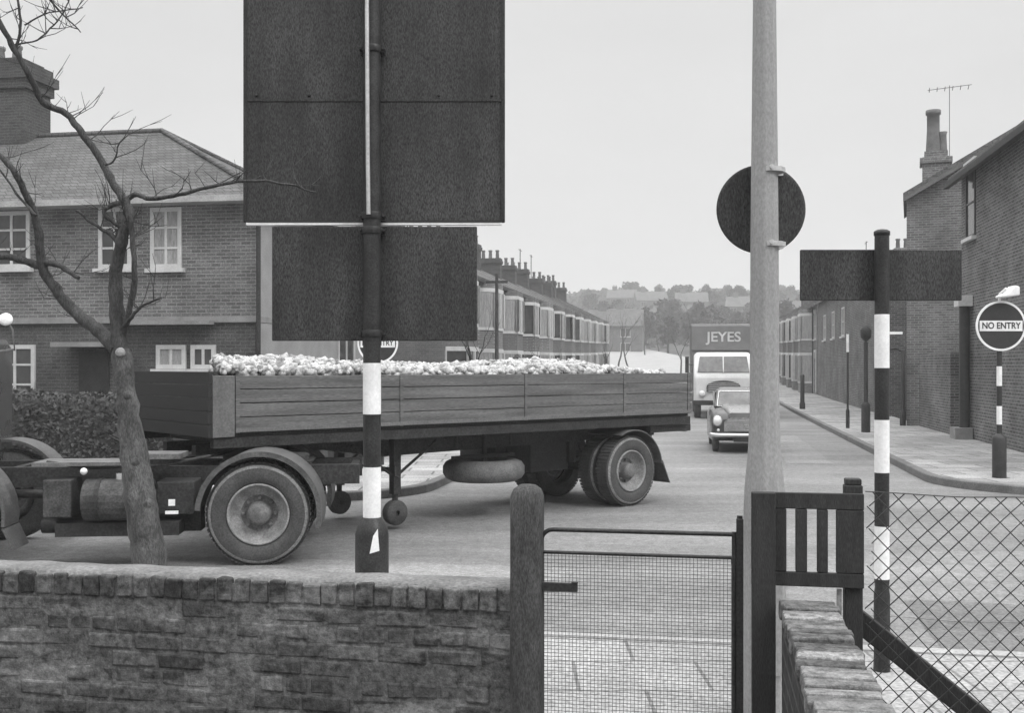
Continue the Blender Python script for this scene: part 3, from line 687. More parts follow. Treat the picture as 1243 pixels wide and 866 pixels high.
# near and far side boards in planks with uprights
for nm, ya, yb, sg in (('side_board', 0, .045, -1), ('side_board', WD-.045, WD, 1)):
    b = MB(TM); nP = 4
    for k in range(nP):
        z0_ = ZB+(ZT-ZB)*k/nP; b.box(.245, L, ya, yb, z0_+.004, z0_+(ZT-ZB)/nP-.004, .002)
    sb = b.build(nm, 'boards', lo, bevel=.004)
    b = MB(TM)
    for x in (.27, 2.3, 4.2, 6.0, L-.05):
        y0_ = ya-.014 if sg < 0 else yb; b.box(x-.022, x+.022, y0_, y0_+.014, ZB-.02, ZT+.005)
    b.buildn('board_strap', 'boards', sb)
    b = MB(TM); y0_ = ya-.02 if sg < 0 else yb+.002
    b.box(.245, L, y0_, y0_+.018, ZB-.012, ZB+.028); b.build('bottom_rail', 'boardpanel', sb)
    yo = -.012 if sg < 0 else WD+.012
    for k in range(11):
        o_ = MB(TM); x = .6+k*.64; o_.tube([(x-.03, yo, ZB-.06), (x-.03, yo+sg*.012, ZB-.09), (x, yo+sg*.02, ZB-.105), (x+.03, yo+sg*.012, ZB-.09), (x+.03, yo, ZB-.06)], .0035, 6); o_.build('rope_hook', 'chassis', lo)
b = MB(TM); b.box(-.0, .24, -.008, .05, ZB-.06, ZT+.0); b.build('corner_panel', 'boardpanel', lo, bevel=.006)
b = MB(TM)
for k in range(5): z0_ = ZB-.06+k*.135; b.box(-.05, -.002, .0, WD, z0_, z0_+.13)
b.build('headboard', 'boardsshade', lo, bevel=.004)
b = MB(TM)
for k in range(4): z0_ = ZB+(ZT-ZB)*k/4; b.box(L+.002, L+.047, 0, WD, z0_+.004, z0_+.138)
b.build('tailboard', 'boards', lo)
b = MB(TM); b.box(0, L, .05, WD-.05, ZB-.06, ZB-.002); b.build('deck', 'chassis', lo)
b = MB(TM)
for y in (.02, WD-.1): b.box(0.02, L+.02, y, y+.08, ZB-.17, ZB-.064)
for y in (.62, WD-.72): b.ext([(.1, y, ZB-.175), (L-.1, y, ZB-.175), (L-.1, y, ZB-.36), (2.4, y, ZB-.42), (1.7, y, ZB-.30), (.1, y, ZB-.30)], (0, .1, 0))
for x in [.4+.62*i for i in range(12)]: b.box(x, x+.07, .1, WD-.1, ZB-.172, ZB-.063)
b.build('chassis_frame', 'chassis', lo)
# the heap
b = MB(TM); r_ = random.Random(9)
import bmesh
bm = bmesh.new(); bmesh.ops.create_icosphere(bm, subdivisions=2, radius=1); IV = [v.co.copy() for v in bm.verts]; IF = [tuple(v.index for v in f.verts) for f in bm.faces]; bm.free()
def heap_h(x, y):
    a = .135 if x < 1.0 else .095+.03*math.sin(x*1.4)+.02*math.sin(x*4.3+y*2)
    if x < .2: a *= .8+.2*x/.2
    if x > 5.4: a *= max(0, (6.75-x)/1.35)
    yy = abs(y-WD/2)/(WD/2); return ZT-.03+a*(1-yy**3.0*.75)*1.25+.02
b.t = .2  # dark sheet paints the shade in the hollows between roots
b.add([(x, y, heap_h(x, y)-.10) for x_ in [.1+.2*i for i in range(35)] for y in [.06+.21*j for j in range(11)] for x in [max(x_, .16+.42*y)]], [(i*11+k, (i+1)*11+k, (i+1)*11+k+1, i*11+k+1) for i in range(34) for k in range(10)])
for _ in range(8200):
    y = .1+(WD-.2)*r_.random()**1.25; x = r_.uniform(.1+.42*y, 6.95); r0 = r_.choice((r_.uniform(.02, .036), r_.uniform(.03, .052))); z = heap_h(x, y)+r_.uniform(-.06, .02)+.035*noise.noise(Vector((x*2.1, y*2.1, 3)))
    if x > 6.5 and r_.random() < .5: z = ZT-.03
    ax = Vector((r_.gauss(0, 1), r_.gauss(0, 1), r_.gauss(0, .5))).normalized(); st = r_.uniform(.9, 1.9); q = ax.to_track_quat('Z', 'Y').to_matrix(); o3 = Vector((r_.random()*9, 0, 0))
    vs_ = []
    for v in IV:
        k = 1+.5*noise.noise(v*1.3+o3); u = Vector((v.x*k, v.y*k, v.z*k*st)); vs_.append(q @ (u*r0)+Vector((x, y, z)))
    b.t = r_.choice((.5, .7, .85, .9, 1, 1, 1.05)); b.add(vs_, IF, True)
hp = b.build('root_vegetable_heap', 'beet', None, origin=TM); tag(hp, 'heap of pale root vegetables piled along the lorry trailer', 'load', kind='stuff')
def wheel(par, M, x, y0, zc, r, w, face=-1, twin=False, detail=True):
    """axis along local y; visible outer face towards face*y"""
    ax = (0, face, 0); c0 = (x, y0, zc)
    wh = MB(M); wh.lathe([(.2*r, -.05), (.2*r, .0)], c0, ax, 12)
    t = MB(M)
    prof = [(r*.60, -w), (r*.80, -w-.0), (r*.96, -w+.03), (r, -w+.07), (r, -.07), (r*.975, -.03), (r*.93, -.012), (r*.86, -.002), (r*.74, .004), (r*.64, -.012), (r*.60, -.03), (r*.58, -.08)]
    t.lathe(prof, c0, ax, 56)
    # tread blocks
    for k in range(60):
        q = 2*math.pi*k/60; cx_, cz_ = math.cos(q), math.sin(q)
        p = Vector((x+cx_*r, y0-face*(-w*.5)*-1*0-face*w*.5, zc+cz_*r))
        tx = Vector((-cz_, 0, cx_)); up = Vector((cx_, 0, cz_)); hw = w*.40
        v = []
        for a in (-1, 1):
            for bb in (-1, 1):
                for c_ in (0, 1): v.append(p+tx*a*r*.036+Vector((0, bb*hw, 0))+up*(c_*.012-.004))
        t.add(v, [(0, 1, 3, 2), (4, 6, 7, 5), (0, 4, 5, 1), (2, 3, 7, 6), (1, 5, 7, 3)])
    rm = MB(M)
    rm.lathe([(r*.605, -.075), (r*.60, -.012), (r*.565, -.008), (r*.55, -.05), (r*.50, -.10), (r*.40, -.13), (r*.36, -.135)], c0, ax, 40)
    root = MB(M); root.lathe([(r*.37, -.134), (r*.30, -.15), (r*.24, -.15), (r*.23, -.08), (r*.20, -.03), (r*.13, -.015), (.001, -.012)], c0, ax, 32)
    for k in range(8):
        q = 2*math.pi*k/8; p = Vector((x+math.cos(q)*r*.305, y0-face*.145, zc+math.sin(q)*r*.305)); root.cyl(p, p+Vector((0, face*.035, 0)), .018, n=6)
    return t, rm, root
def add_wheel(par, M, x, y0, zc, r, w, face=-1):
    t, rm, hub = wheel(par, M, x, y0, zc, r, w, face)
    o = hub.build('wheel', 'rim', par); t.build('tyre', 'rubber', o); rm.build('rim', 'rimlight', o)
    e = MB(M); e.lathe([(r*.955, -.022), (r*.935, -.0095), (r*.90, -.004)], (x, y0, zc), (0, face, 0), 56); e.build('tyre_shoulder', 'dusty', o)
    return o
# trailer axle: twin wheels each side
XA = 6.18
for (y0_, fc) in ((.02, -1), (.36, -1), (WD-.02, 1), (WD-.36, 1)): add_wheel(lo, TM, XA, y0_, .49, .48, .26, fc)
b = MB(TM); b.cyl((XA, .2, .49), (XA, WD-.2, .49), .07, n=12)
for y in (.66, WD-.68):
    b.box(XA-.55, XA+.55, y-.04, y+.04, .62, .66); b.box(XA-.42, XA+.42, y-.04, y+.04, .58, .615); b.box(XA-.25, XA+.25, y-.04, y+.04, .54, .575)
    b.box(XA-.62, XA-.5, y-.03, y+.03, .6, ZB-.36); b.box(XA+.5, XA+.62, y-.03, y+.03, .6, ZB-.36)
b.box(XA-.08, XA+.08, .6, WD-.6, .5, .62); b.build('axle', 'chassis', lo)
for (ya, yb) in ((-.03, .66), (WD-.66, WD+.03)):
    b = MB(TM); b.arc((XA, .49), ya, yb, .56, .014, 8, 118, 22); mg = b.build('mudguard', 'mudguard', lo)
    b = MB(TM); b.ext([(XA+.555, ya, .60), (XA+.72, ya, .28), (XA+.735, ya, .28), (XA+.575, ya, .61)], (0, yb-ya, 0)); b.build('mud_flap', 'rubber', mg)
# air tank with added boxes that darken the gap before the trailer axle
b = MB(TM); b.box(4.9, 5.6, .7, 1.9, .5, .95); b.cyl((4.6, 1.5, .72), (5.5, 1.5, .72), .14, n=14); b.box(4.7, 5.4, 1.2, 2.0, .42, .9); b.build('air_tank_and_fill', 'chassis', lo)
b = MB(TM); b.box(L-.75, L+.12, .1, WD-.1, ZB-.28, ZB-.18); b.box(L-.35, L-.28, .5, .6, ZB-.4, ZB-.27); b.box(L-.35, L-.28, WD-.6, WD-.5, ZB-.4, ZB-.27); b.build('rear_frame', 'chassis', lo)
for y in (.2, WD-.3):
    b = MB(TM); b.box(L+.12, L+.17, y, y+.12, ZB-.3, ZB-.2); b.build('tail_lamp', 'rim', lo)
# spare wheel slung flat under the frame
xs = 4.02
b = MB(TM); sc0 = (xs, .62, .47)
r_sp = .53
b.lathe([(r_sp*.6, 0), (r_sp*.80, -.005), (r_sp*.93, .03), (r_sp, .09), (r_sp, .18), (r_sp*.93, .24), (r_sp*.8, .27), (r_sp*.6, .265), (r_sp*.58, .2)], sc0, (0, 0, 1), 48)
sp_ = b.build('spare_wheel', mat('worn_spare_tyre', .13, .85, .35, 5, 60, .35, .4, .004), lo)
b = MB(TM); b.lathe([(r_sp*.59, .2), (r_sp*.4, .12), (.001, .12)], sc0, (0, 0, 1), 32); b.build('rim', 'rim', sp_)
b = MB(TM); b.cyl((xs, .62, .7), (xs, .62, ZB-.16), .035, n=8); b.box(xs-.5, xs+.5, .58, .66, .755, .80); b.cyl((xs-.45, .62, .9), (xs-.45, .62, ZB-.16), .02, n=8); b.cyl((xs+.45, .62, .9), (xs+.45, .62, ZB-.16), .02, n=8); b.build('carrier', 'chassis', lo)
# landing legs with braces and little wheels
for y in (.42, WD-.42):
    xl = 2.5
    b = MB(TM); b.box(xl-.05, xl+.05, y-.05, y+.05, .42, ZB-.2); b.cyl((xl, y, .15), (xl, y, .5), .035, n=10)
    b.tube([(xl, y, .62), (xl+.6, y, ZB-.25)], .018, 6); b.tube([(xl, y, .62), (xl-.6, y, ZB-.25)], .018, 6); lg = b.build('landing_leg', 'chassis', lo)
    b = MB(TM); b.lathe([(.03, -.06), (.14, -.06), (.15, -.04), (.15, .04), (.14, .06), (.03, .06)], (xl, y, .2), (0, 1, 0), 20); b.build('foot_wheel', 'rubber', lg)
b = MB(TM); b.cyl((2.5, .42, .7), (2.5, WD-.42, .7), .03, n=8); b.cyl((2.5, .42, .75), (2.2, -.02, .8), .015, n=6); b.tube([(2.2, -.02, .8), (2.2, -.02, .68), (2.2, -.1, .68)], .012, 6); b.build('landing_brace', 'chassis', lo)
# ---- tractor unit
RW = at(313, HOR, 10.38); PS = R(6)
UM = Matrix.Translation(Vector((RW.x, RW.y, 0))) @ Matrix.Rotation(PS, 4, 'Z')
TW = 2.2
for (y0_, fc) in ((0, -1), (.34, -1), (TW, 1), (TW-.34, 1)): add_wheel(lo, UM, 0, y0_, .5, .5, .27, fc)
for (y0_, fc) in ((.1, -1), (TW-.1, 1)): add_wheel(lo, UM, -2.98, y0_, .5, .5, .25, fc)
for (ya, yb) in ((-.03, .64), (TW-.64, TW+.03)):
    b = MB(UM); b.arc((0.01, .51), ya, yb, .585, .016, -14, 176, 34); mg = b.build('mudguard', 'mudguard', lo)
    b = MB(UM); b.arc((0.01, .51), ya-.006, ya+.02, .555, .05, -14, 176, 34); b.build('mudguard_lip', 'mudguard', mg)
for (ya, yb) in ((-.0, .4), (TW-.4, TW)):
    b = MB(UM); b.arc((-2.98, .5), ya, yb, .60, .03, -8, 172, 30); b.ext([(-2.38, ya, .40), (-2.35, ya, .40), (-2.26, ya, .2), (-2.29, ya, .2)], (0, yb-ya, 0)); b.build('mudguard', 'mudguard', lo)
b = MB(UM)
for y in (.66, TW-.74): b.box(-4.6, .95, y, y+.08, .72, .92)
for x in (-3.6, -2.6, -1.6, -.7, .3, .85): b.box(x, x+.08, .74, TW-.74, .74, .9)
b.cyl((0, .25, .5), (0, TW-.25, .5), .08, n=12); b.lathe([(.02, -.2), (.16, -.12), (.2, 0), (.16, .12), (.02, .2)], (0, TW/2, .5), (0, 1, 0), 20)
for y in (.62, TW-.62):
    b.box(-.6, .6, y-.035, y+.035, .6, .64); b.box(-.45, .45, y-.035, y+.035, .56, .597); b.box(-.28, .28, y-.035, y+.035, .52, .557)
b.cyl((-2.98, .3, .42), (-2.98, TW-.3, .42), .06, n=10); b.cyl((-3.0, 1.1, .62), (-.1, 1.1, .52), .045, n=10)
b.build('chassis_frame', 'chassis', lo)
b = MB(UM); b.lathe([(.45, .94), (.45, 1.0), (.4, 1.02), (.05, 1.02)], (-.05, TW/2, 0), (0, 0, 1), 28); b.box(-.5, .45, .75, TW-.75, .925, .95); b.build('fifth_wheel', 'chassis', lo)
# catwalk planks, fuel tank, battery box, small gear on the near side
b = MB(UM)
for k in range(3): b.box(-2.12, -1.3, .04+k*.16, .18+k*.16, .985-.0*k, 1.02)
b.box(-1.25, -.75, .1, .5, 1.04, 1.09); b.build('catwalk', 'rim', lo)
b = MB(UM); b.ext([(-1.62+0*.1, .05+.22*math.cos(q), .66+.2*math.sin(q)) for q in [2*math.pi*i/20 for i in range(20)]], (.62, 0, 0)); ft = b.build('fuel_tank', mat('grimy_tank', .05, .7, .5, 7, 50, .5, .4, .005), lo, bevel=.01)
b = MB(UM)
for x in (-1.5, -1.12): b.arc((0, 0), 0, 0, .01, .001, 0, 10, 2) if False else b.ext([(x, .05+.228*math.cos(q), .66+.208*math.sin(q)) for q in [2*math.pi*i/20 for i in range(20)]], (.04, 0, 0))
b.buildn('tank_strap', 'chassis', ft)
b = MB(UM); b.cyl((-1.3, .05, .85), (-1.3, .05, .91), .045, n=12); b.build('filler_cap', 'chrome', ft)
b = MB(UM); b.box(-2.0, -1.74, -.02, .35, .5, .86); b.build('battery_box', MATS['grimy_tank'], lo, bevel=.012)
b = MB(UM); b.box(-.98, -.62, .1, .5, .5, .82); b.build('tool_box', 'chassis', lo, bevel=.012)
b = MB(UM); b.box(-2.1, -.6, .35, .6, .30, .72); b.box(-1.9, -.75, .02, .3, .31, .44); b.cyl((-2.1, .3, .38), (-1.5, .3, .38), .07, n=12); b.tube([(-2.0, .1, 1.02), (-1.6, .12, .96), (-.9, .16, .98), (-.5, .3, 1.05)], .018, 7); b.build('exhaust_gear', 'chassis', lo)
b = MB(UM); b.lathe([(.001, -.05), (.022, -.045), (.034, -.015), (.034, .0), (.001, .0)], (-1.62, -.02, .94), (0, 1, 0), 16); b.build('marker_lamp', 'lamp', lo)
b = MB(UM); b.box(-.84, -.78, -.02, .0, .60, .66); b.box(-.87, -.75, -.02, .0, .52, .55); b.build('side_reflector', 'white', lo)
# air lines between tractor and trailer
b = MB(UM)
for k in range(2): b.tube([(-1.6, .9+.15*k, 1.2), (-1.2, .92+.15*k, .98), (-.6, .95+.15*k, 1.0), (-.2, 1.0+.15*k, 1.16)], .016, 6)
b.build('air_lines', 'chassis', lo)
# cab
cabM = UM
def rrect(x, y0, y1, z0, z1, r, n=4):
    pts = []
    for (cy, cz, a0) in ((y1-r, z1-r, 0), (y0+r, z1-r, 90), (y0+r, z0+r, 180), (y1-r, z0+r, 270)):
        for i in range(n+1): q = R(a0+90*i/n); pts.append((x, cy+r*math.cos(q), cz+r*math.sin(q)))
    return pts
b = MB(cabM); b.loft([rrect(-3.02, .06, TW-.06, .86, 2.18, .12), rrect(-3.06, .02, TW-.02, .84, 2.24, .14), rrect(-4.1, .02, TW-.02, .84, 2.24, .14), rrect(-4.45, .05, TW-.05, .7, 1.75, .12), rrect(-4.6, .1, TW-.1, .55, 1.35, .1)]); cb2 = b.build('cab', 'carpaint', lo)
b = MB(cabM); b.box(-3.95, -3.35, .008, .02, 1.5, 2.02); b.box(-3.95, -3.35, TW-.02, TW-.008, 1.5, 2.02); b.box(-3.022, -3.01, .5, TW-.5, 1.5, 1.95); b.ext([(-4.17, .2, 2.05), (-4.17, TW-.2, 2.05), (-4.40, TW-.2, 1.5), (-4.40, .2, 1.5)], (-.05, 0, .02)); b.buildn('window', 'glass', cb2)
b = MB(cabM); b.box(-4.0, -3.3, .0, .012, .9, 2.1); b.build('door', 'carpaint', cb2)
b = MB(cabM); b.box(-4.72, -4.62, .05, TW-.05, .45, .65); b.build('bumper', 'chrome', lo)
for y in (.35, TW-.35): b = MB(cabM); b.lathe([(.1, 0), (.1, .04), (.001, .06)], (-4.6, y, .95), (-1, 0, 0), 18); b.build('headlight', 'lamp', lo)
# round mirror on a bent stalk
p = at(7, 388, 10.15)
mi = UM.inverted() @ p
b = MB(UM); b.tube([(-3.1, .1, 2.0), (mi.x+.06, mi.y+.06, 2.1), (mi.x+.05, mi.y+.03, mi.z-.1), (mi.x, mi.y+.02, mi.z)], .012, 7); st_ = b.build('mirror_arm', 'rim', lo)
b = MB(UM); b.lathe([(.001, -.02), (.045, -.018), (.062, -.006), (.062, .01), (.045, .03), (.001, .04)], mi, (.15, -1, .35), 24); b.build('mirror', 'white', st_)  # sky's reflection in the mirror put in as white paint
# ================================================================== ONCOMING TRAFFIC
def ring(y, hw, z0, z1, r, n=5, k=1.0):
    pts = []
    for (cx_, cz, a0, rr) in ((hw-r, z1-r*k, 0, r), (-hw+r, z1-r*k, 90, r), (-hw+.06, z0+.06, 180, .06), (hw-.06, z0+.06, 270, .06)):
        for i in range(n+1):
            q = R(a0+90*i/n); pts.append((cx_+rr*math.cos(q), y, cz+rr*math.sin(q)*(k if rr == r else 1)))
    return pts
CP = at(896, HOR, 25.6); KM = Matrix.Translation(Vector((CP.x, CP.y, 0))) @ Matrix.Rotation(A+.03, 4, 'Z') @ Matrix.Diagonal((.90, .95, .97, 1))
car = thing('saloon_car', 'small dark rounded nineteen-fifties saloon car driving ahead of the lorry', 'car', KM)
b = MB(KM)
b.loft([ring(-1.86, .58, .42, .78, .16), ring(-1.78, .70, .34, .90, .2), ring(-1.5, .76, .26, .97, .25), ring(-.75, .77, .24, 1.02, .25), ring(-.55, .78, .24, 1.03, .2), ring(.9, .78, .24, 1.02, .2), ring(1.5, .74, .26, .95, .25), ring(1.85, .62, .36, .75, .2)]); body = b.build('body', 'carpaint', car)
b = MB(KM); b.loft([ring(-.72, .66, .98, 1.04, .03), ring(-.35, .60, .98, 1.42, .14), ring(-.1, .60, .98, 1.50, .2), ring(.6, .59, .98, 1.48, .2), ring(1.25, .60, .96, 1.08, .06)]); b.build('roof', 'carpaint', body)
b = MB(KM); b.ext([(-.56, -.745, 1.07), (.56, -.745, 1.07), (.50, -.41, 1.38), (-.50, -.41, 1.38)], (0, -.012, .004)); b.build('windscreen', mat('reflecting_windscreen', .1, .1, .5, 2.5, 9, .2, 0, spec=.7), body)
b = MB(KM); b.tube([(-.58, -.755, 1.05), (.58, -.755, 1.05), (.52, -.40, 1.40), (-.52, -.40, 1.40), (-.58, -.755, 1.05)], .014, 6); b.build('screen_trim', 'chrome', body)
b = MB(KM)
for sx_ in (-1, 1): b.box(sx_*.602, sx_*.625, -.3, .75, 1.08, 1.36)
b.buildn('side_window', 'glass', body)
b = MB(KM); b.loft([ring(-1.88, .34, .80, .93, .06), ring(-1.6, .42, .85, 1.05, .12), ring(-.75, .50, .9, 1.09, .12)]); b.build('bonnet', 'carlight', body)
gr = MB(KM); gr.loft([[(x*.46, -1.895, z) for (x, z) in ((1, .50), (1, .72), (.6, .83), (-.6, .83), (-1, .72), (-1, .50))], [(x*.46, -1.83, z) for (x, z) in ((1, .50), (1, .72), (.6, .83), (-.6, .83), (-1, .72), (-1, .50))]], False); go = gr.build('grille', 'rimlight', car)
b = MB(KM)
for k in range(6): b.box(-.40, .40, -1.912, -1.896, .53+k*.042, .545+k*.042)
b.build('grille_bar', 'chrome', go)
for sx_ in (-1, 1):
    b = MB(KM); b.loft([[Vector((sx_*.62, -1.86, .74))+Vector((math.cos(q)*r_*.8, yy, math.sin(q)*r_)) for q in [2*math.pi*i/16 for i in range(16)]] for (yy, r_) in ((0, .1), (.05, .13), (.5, .15), (1.0, .1))]); wg = b.build('wing', 'carlight', car)
    b = MB(KM); b.lathe([(.10, 0), (.095, .02), (.06, .045), (.001, .055)], (sx_*.62, -1.865, .74), (0, -1, 0), 20); b.build('headlight', 'lamp', wg)
    b = MB(KM); b.lathe([(.118, -.02), (.12, .012), (.1, .016)], (sx_*.62, -1.86, .74), (0, -1, 0), 20); b.build('headlight_rim', 'chrome', wg)
    b = MB(KM); b.lathe([(.035, 0), (.035, .02), (.001, .03)], (sx_*.6, -1.86, .53), (0, -1, 0), 12); b.build('side_lamp', 'lamp', wg)
b = MB(KM); b.tube([(-.78, -1.75, .42), (-.66, -1.94, .42), (0, -1.98, .42), (.66, -1.94, .42), (.78, -1.75, .42)], .045, 10); bp_ = b.build('bumper', 'chrome', car)
b = MB(KM); b.box(-.24, .24, -2.03, -2.015, .27, .38); b.build('number_plate', 'black', bp_)
for x in (-.64, .64):
    for y in (-1.3, 1.15):
        b = MB(KM); sg = 1 if x > 0 else -1
        b.lathe([(.02, -.0), (.16, .01), (.19, -.02), (.2, -.02), (.29, -.0), (.30, -.03), (.30, -.14), (.2, -.16)], (x+sg*.08, y, .30), (sg, 0, 0), 28); b.build('wheel', 'rubber', car)
# delivery lorry behind
JP = at(877, HOR, 40.6); JM = Matrix.Translation(Vector((JP.x, JP.y, .0))) @ Matrix.Rotation(A+.02, 4, 'Z')
jl = thing('box_lorry', 'box lorry with white cab and JEYES lettering coming down the street', 'lorry', JM)
b = MB(JM); b.box(-1.2, 1.2, .35, 6.2, 1.0, 3.56); bx = b.build('box_body', 'vanbody', jl, bevel=.06)
b = MB(JM); b.box(-1.16, 1.16, .30, .346, 2.55, 3.5); b.build('front_panel', 'vanbody', bx, bevel=.02)
text_mesh('JEYES', .52, .008, M_['cream'], JM @ Matrix.Translation((.06, .285, 3.05)) @ Matrix.Rotation(R(90), 4, 'X'), 'lettering', bx, 1.32)
b = MB(JM); b.loft([ring(-1.0, .98, .62, 1.5, .1), ring(-1.06+.08, 1.06, .55, 1.6, .12), ring(-.9, 1.09, .55, 1.75, .15), ring(-.6, 1.08, .55, 2.42, .2), ring(.25, 1.08, .6, 2.48, .2)]); cb3 = b.build('cab', 'cabwhite', jl)
b = MB(JM); b.ext([(-.94, -.925, 1.72), (.94, -.925, 1.72), (.86, -.655, 2.30), (-.86, -.655, 2.30)], (0, -.03, .012)); b.build('windscreen', MATS['reflecting_windscreen'], cb3)
b = MB(JM); b.box(-.02, .02, -.97, -.90, 1.72, 1.82); b.ext([(-.02, -.955, 1.72), (.02, -.955, 1.72), (.02, -.69, 2.30), (-.02, -.69, 2.30)], (0, -.02, .01)); b.build('screen_pillar', 'cabwhite', cb3)
b = MB(JM)
pts = [(.62*math.cos(R(a)), -1.075, 1.18+.24*math.sin(R(a))) for a in range(0, 181, 15)]+[(-.62, -1.075, 1.0), (.62, -1.075, 1.0)]
b.ext(pts, (0, .12, 0)); gg = b.build('grille', 'mudguard', jl)
b = MB(JM)
for k in range(5): b.box(-.55, .55, -1.09, -1.076, 1.02+k*.07, 1.045+k*.07)
b.build('grille_bar', 'galv', gg)
b = MB(JM); b.box(-1.1, 1.1, -1.18, -1.08, .5, .68); b.build('bumper', 'chassis', jl, bevel=.02)
for x in (-.78, .78): b = MB(JM); b.lathe([(.12, 0), (.12, .03), (.06, .06), (.001, .07)], (x, -1.03, .92), (0, -1, 0), 20); b.build('headlight', 'lamp', jl)
for x in (-.95, .95):
    for y in (-.35, 4.6):
        sg = 1 if x > 0 else -1; b = MB(JM); b.lathe([(.02, .02), (.2, .03), (.28, -.03), (.42, 0), (.46, -.05), (.46, -.24), (.3, -.26)], (x+sg*.12, y, .46), (sg, 0, 0), 28); b.build('wheel', 'rubber', jl)
for sg in (-1, 1):
    b = MB(JM); b.tube([(sg*1.07, -.7, 2.0), (sg*1.33, -.78, 2.02)], .015, 6); b.box(sg*1.33-.07, sg*1.33+.07, -.82, -.78, 1.7, 2.3) ; b.build('mirror', 'chassis', jl)
b = MB(JM); b.box(-.8, .8, -.8, 5.9, .62, .95); b.build('chassis_frame', 'chassis', jl)
# ================================================================== NEAR FOREGROUND
WT = 4.42                                                        # front garden wall line
# garden wall left
s0, s1 = s_of(-160, WT), s_of(622, WT)
wallM = SM(s1, WT, 0)
gw = thing('garden_wall', 'old rough brick garden wall across the foreground, left of the gate', 'wall', wallM)
b = MB(STREET); r_ = random.Random(4); random.seed(4)
for row in range(11):
    z0_ = .06+row*.0765; x = s0-(.11 if row % 2 else 0)
    while x < s1-.02:
        w = .215 if row % 3 else .104
        xe = min(x+w, s1); b.t = r_.choice((.75, .85, 1, 1, 1.1, 1.2, 1.4))*r_.uniform(.85, 1.15); dy = r_.uniform(-.006, .006)
        if xe-x > .03: b.box(x, xe, WT+dy, WT+.22, z0_, z0_+.066, .005)
        x += w+.011
b.build('brickwork', 'wallbrick', gw, bevel=.009)
b = MB(STREET); x = s0
while x < s1-.03:
    w = r_.uniform(.066, .076); b.t = r_.choice((.6, .8, 1.0, 1.3, 1.6)); h_ = r_.uniform(-.008, .006)
    b.box(x, min(x+w, s1), WT-.008+r_.uniform(-.006, .006), WT+.224, .905, 1.0+h_, .004); x += w+.009
b.build('coping', wallbrick('coping_brick_dark', .06, .24), gw, bevel=.008)
b = MB(STREET); b.box(s0, s1-.005, WT+.003, WT+.214, .05, .982)
b.build('mortar', 'mortar', gw)
# wall top lit from above: its brightness put into a paler cap
b = MB(STREET); nn_ = 150; v = []
for i in range(nn_+1):
    x = s0+(s1-s0)*i/nn_; z = 1.003+.007*noise.noise(Vector((x*6, 0, 0)))
    e0 = WT+.012+.02*abs(noise.noise(Vector((x*9, 3, 0)))); v += [(x, e0, z-.03), (x, e0+.006, z+.004), (x, WT+.1, z+.012), (x, WT+.20, z+.008), (x, WT+.235, z-.012), (x, WT+.237, z-.05)]
b.add(v, [(i*6+k+1, i*6+k, (i+1)*6+k, (i+1)*6+k+1)[::-1] for i in range(nn_) for k in range(5)], True)
b.build('lit_wall_cap', mat('lit_wall_cap', .17, .9, .3, 5, 60, .35, .6, .006), gw)
# gate post left
sp0 = s_of(640, WT); P0 = w2(sp0, WT)
gp = MB(SM(sp0, WT)); hh = z_of(588, sp0, WT)
rings = []
for (z, k) in ((.03, 1), (hh-.075, 1), (hh-.045, .97), (hh-.02, .82), (hh-.004, .5), (hh, .2)):
    w_ = .068*k; rings.append([(math.copysign(abs(math.cos(q))**.55, math.cos(q))*w_, math.copysign(abs(math.sin(q))**.55, math.sin(q))*w_, z) for q in [2*math.pi*i/20 for i in range(20)]])
gp.loft(rings); tag(gp.build('gate_post', 'post', None, origin=SM(sp0, WT)), 'thick weathered round-topped gate post at the end of the brick wall', 'post')
# gate
g0, g1 = s_of(657, WT), s_of(891, WT); GM = SM(g0, WT)
GW = g1-g0; zt = z_of(646, (g0+g1)/2, WT); z2 = z_of(674, (g0+g1)/2, WT)
gt = thing('garden_gate', 'low tubular iron garden gate with fine wire mesh, between the posts', 'gate', GM)
b = MB(GM); rr = .05; pts = [(0, 0, .12), (0, 0, zt-rr)]+[(rr-rr*math.cos(q), 0, zt-rr+rr*math.sin(q)) for q in [math.pi/2*i/5 for i in range(1, 6)]]+[(GW, 0, zt)]
b.tube(pts, .0095, 10); b.cyl((0, 0, z2), (GW, 0, z2), .0075, n=8); b.cyl((GW, 0, .12), (GW, 0, zt+.01), .0095, n=10); b.cyl((0, 0, .15), (GW, 0, .15), .009, n=8); b.build('frame', 'iron', gt)
b = MB(GM); x = .012
while x < GW-.008: b.cyl((x, 0, .15), (x, 0, z2), .0012, n=4, caps=False); x += .0150
z = .16
while z < z2: b.cyl((0, .0015, z), (GW, .0015, z), .0012, n=4, caps=False); z += .0150
b.build('wire_mesh', 'wire', gt)
b = MB(GM); zl = z_of(712, g0+.1, WT); b.box(-.03, .155, -.03, -.012, zl-.018, zl+.018); b.box(.13, .158, -.034, -.0125, zl+.019, zl+.024); b.build('latch', 'iron', gt, bevel=.003)
# iron hanging stanchion for the gate
sst = s_of(898, WT); b = MB(SM(sst, WT)); zz = z_of(630, sst, WT); b.box(-.014, .014, -.014, .014, .03, zz); b.cyl((0, 0, zz), (0, 0, zz+.012), .012, n=10)
for z in (.4, zt-.12): b.box(-.035, -.0, -.008, .008, z, z+.03)
tag(b.build('hinge_post', 'iron', None, origin=SM(sst, WT), bevel=.003), 'slim iron hinge post on the right side of the garden gate', 'post')
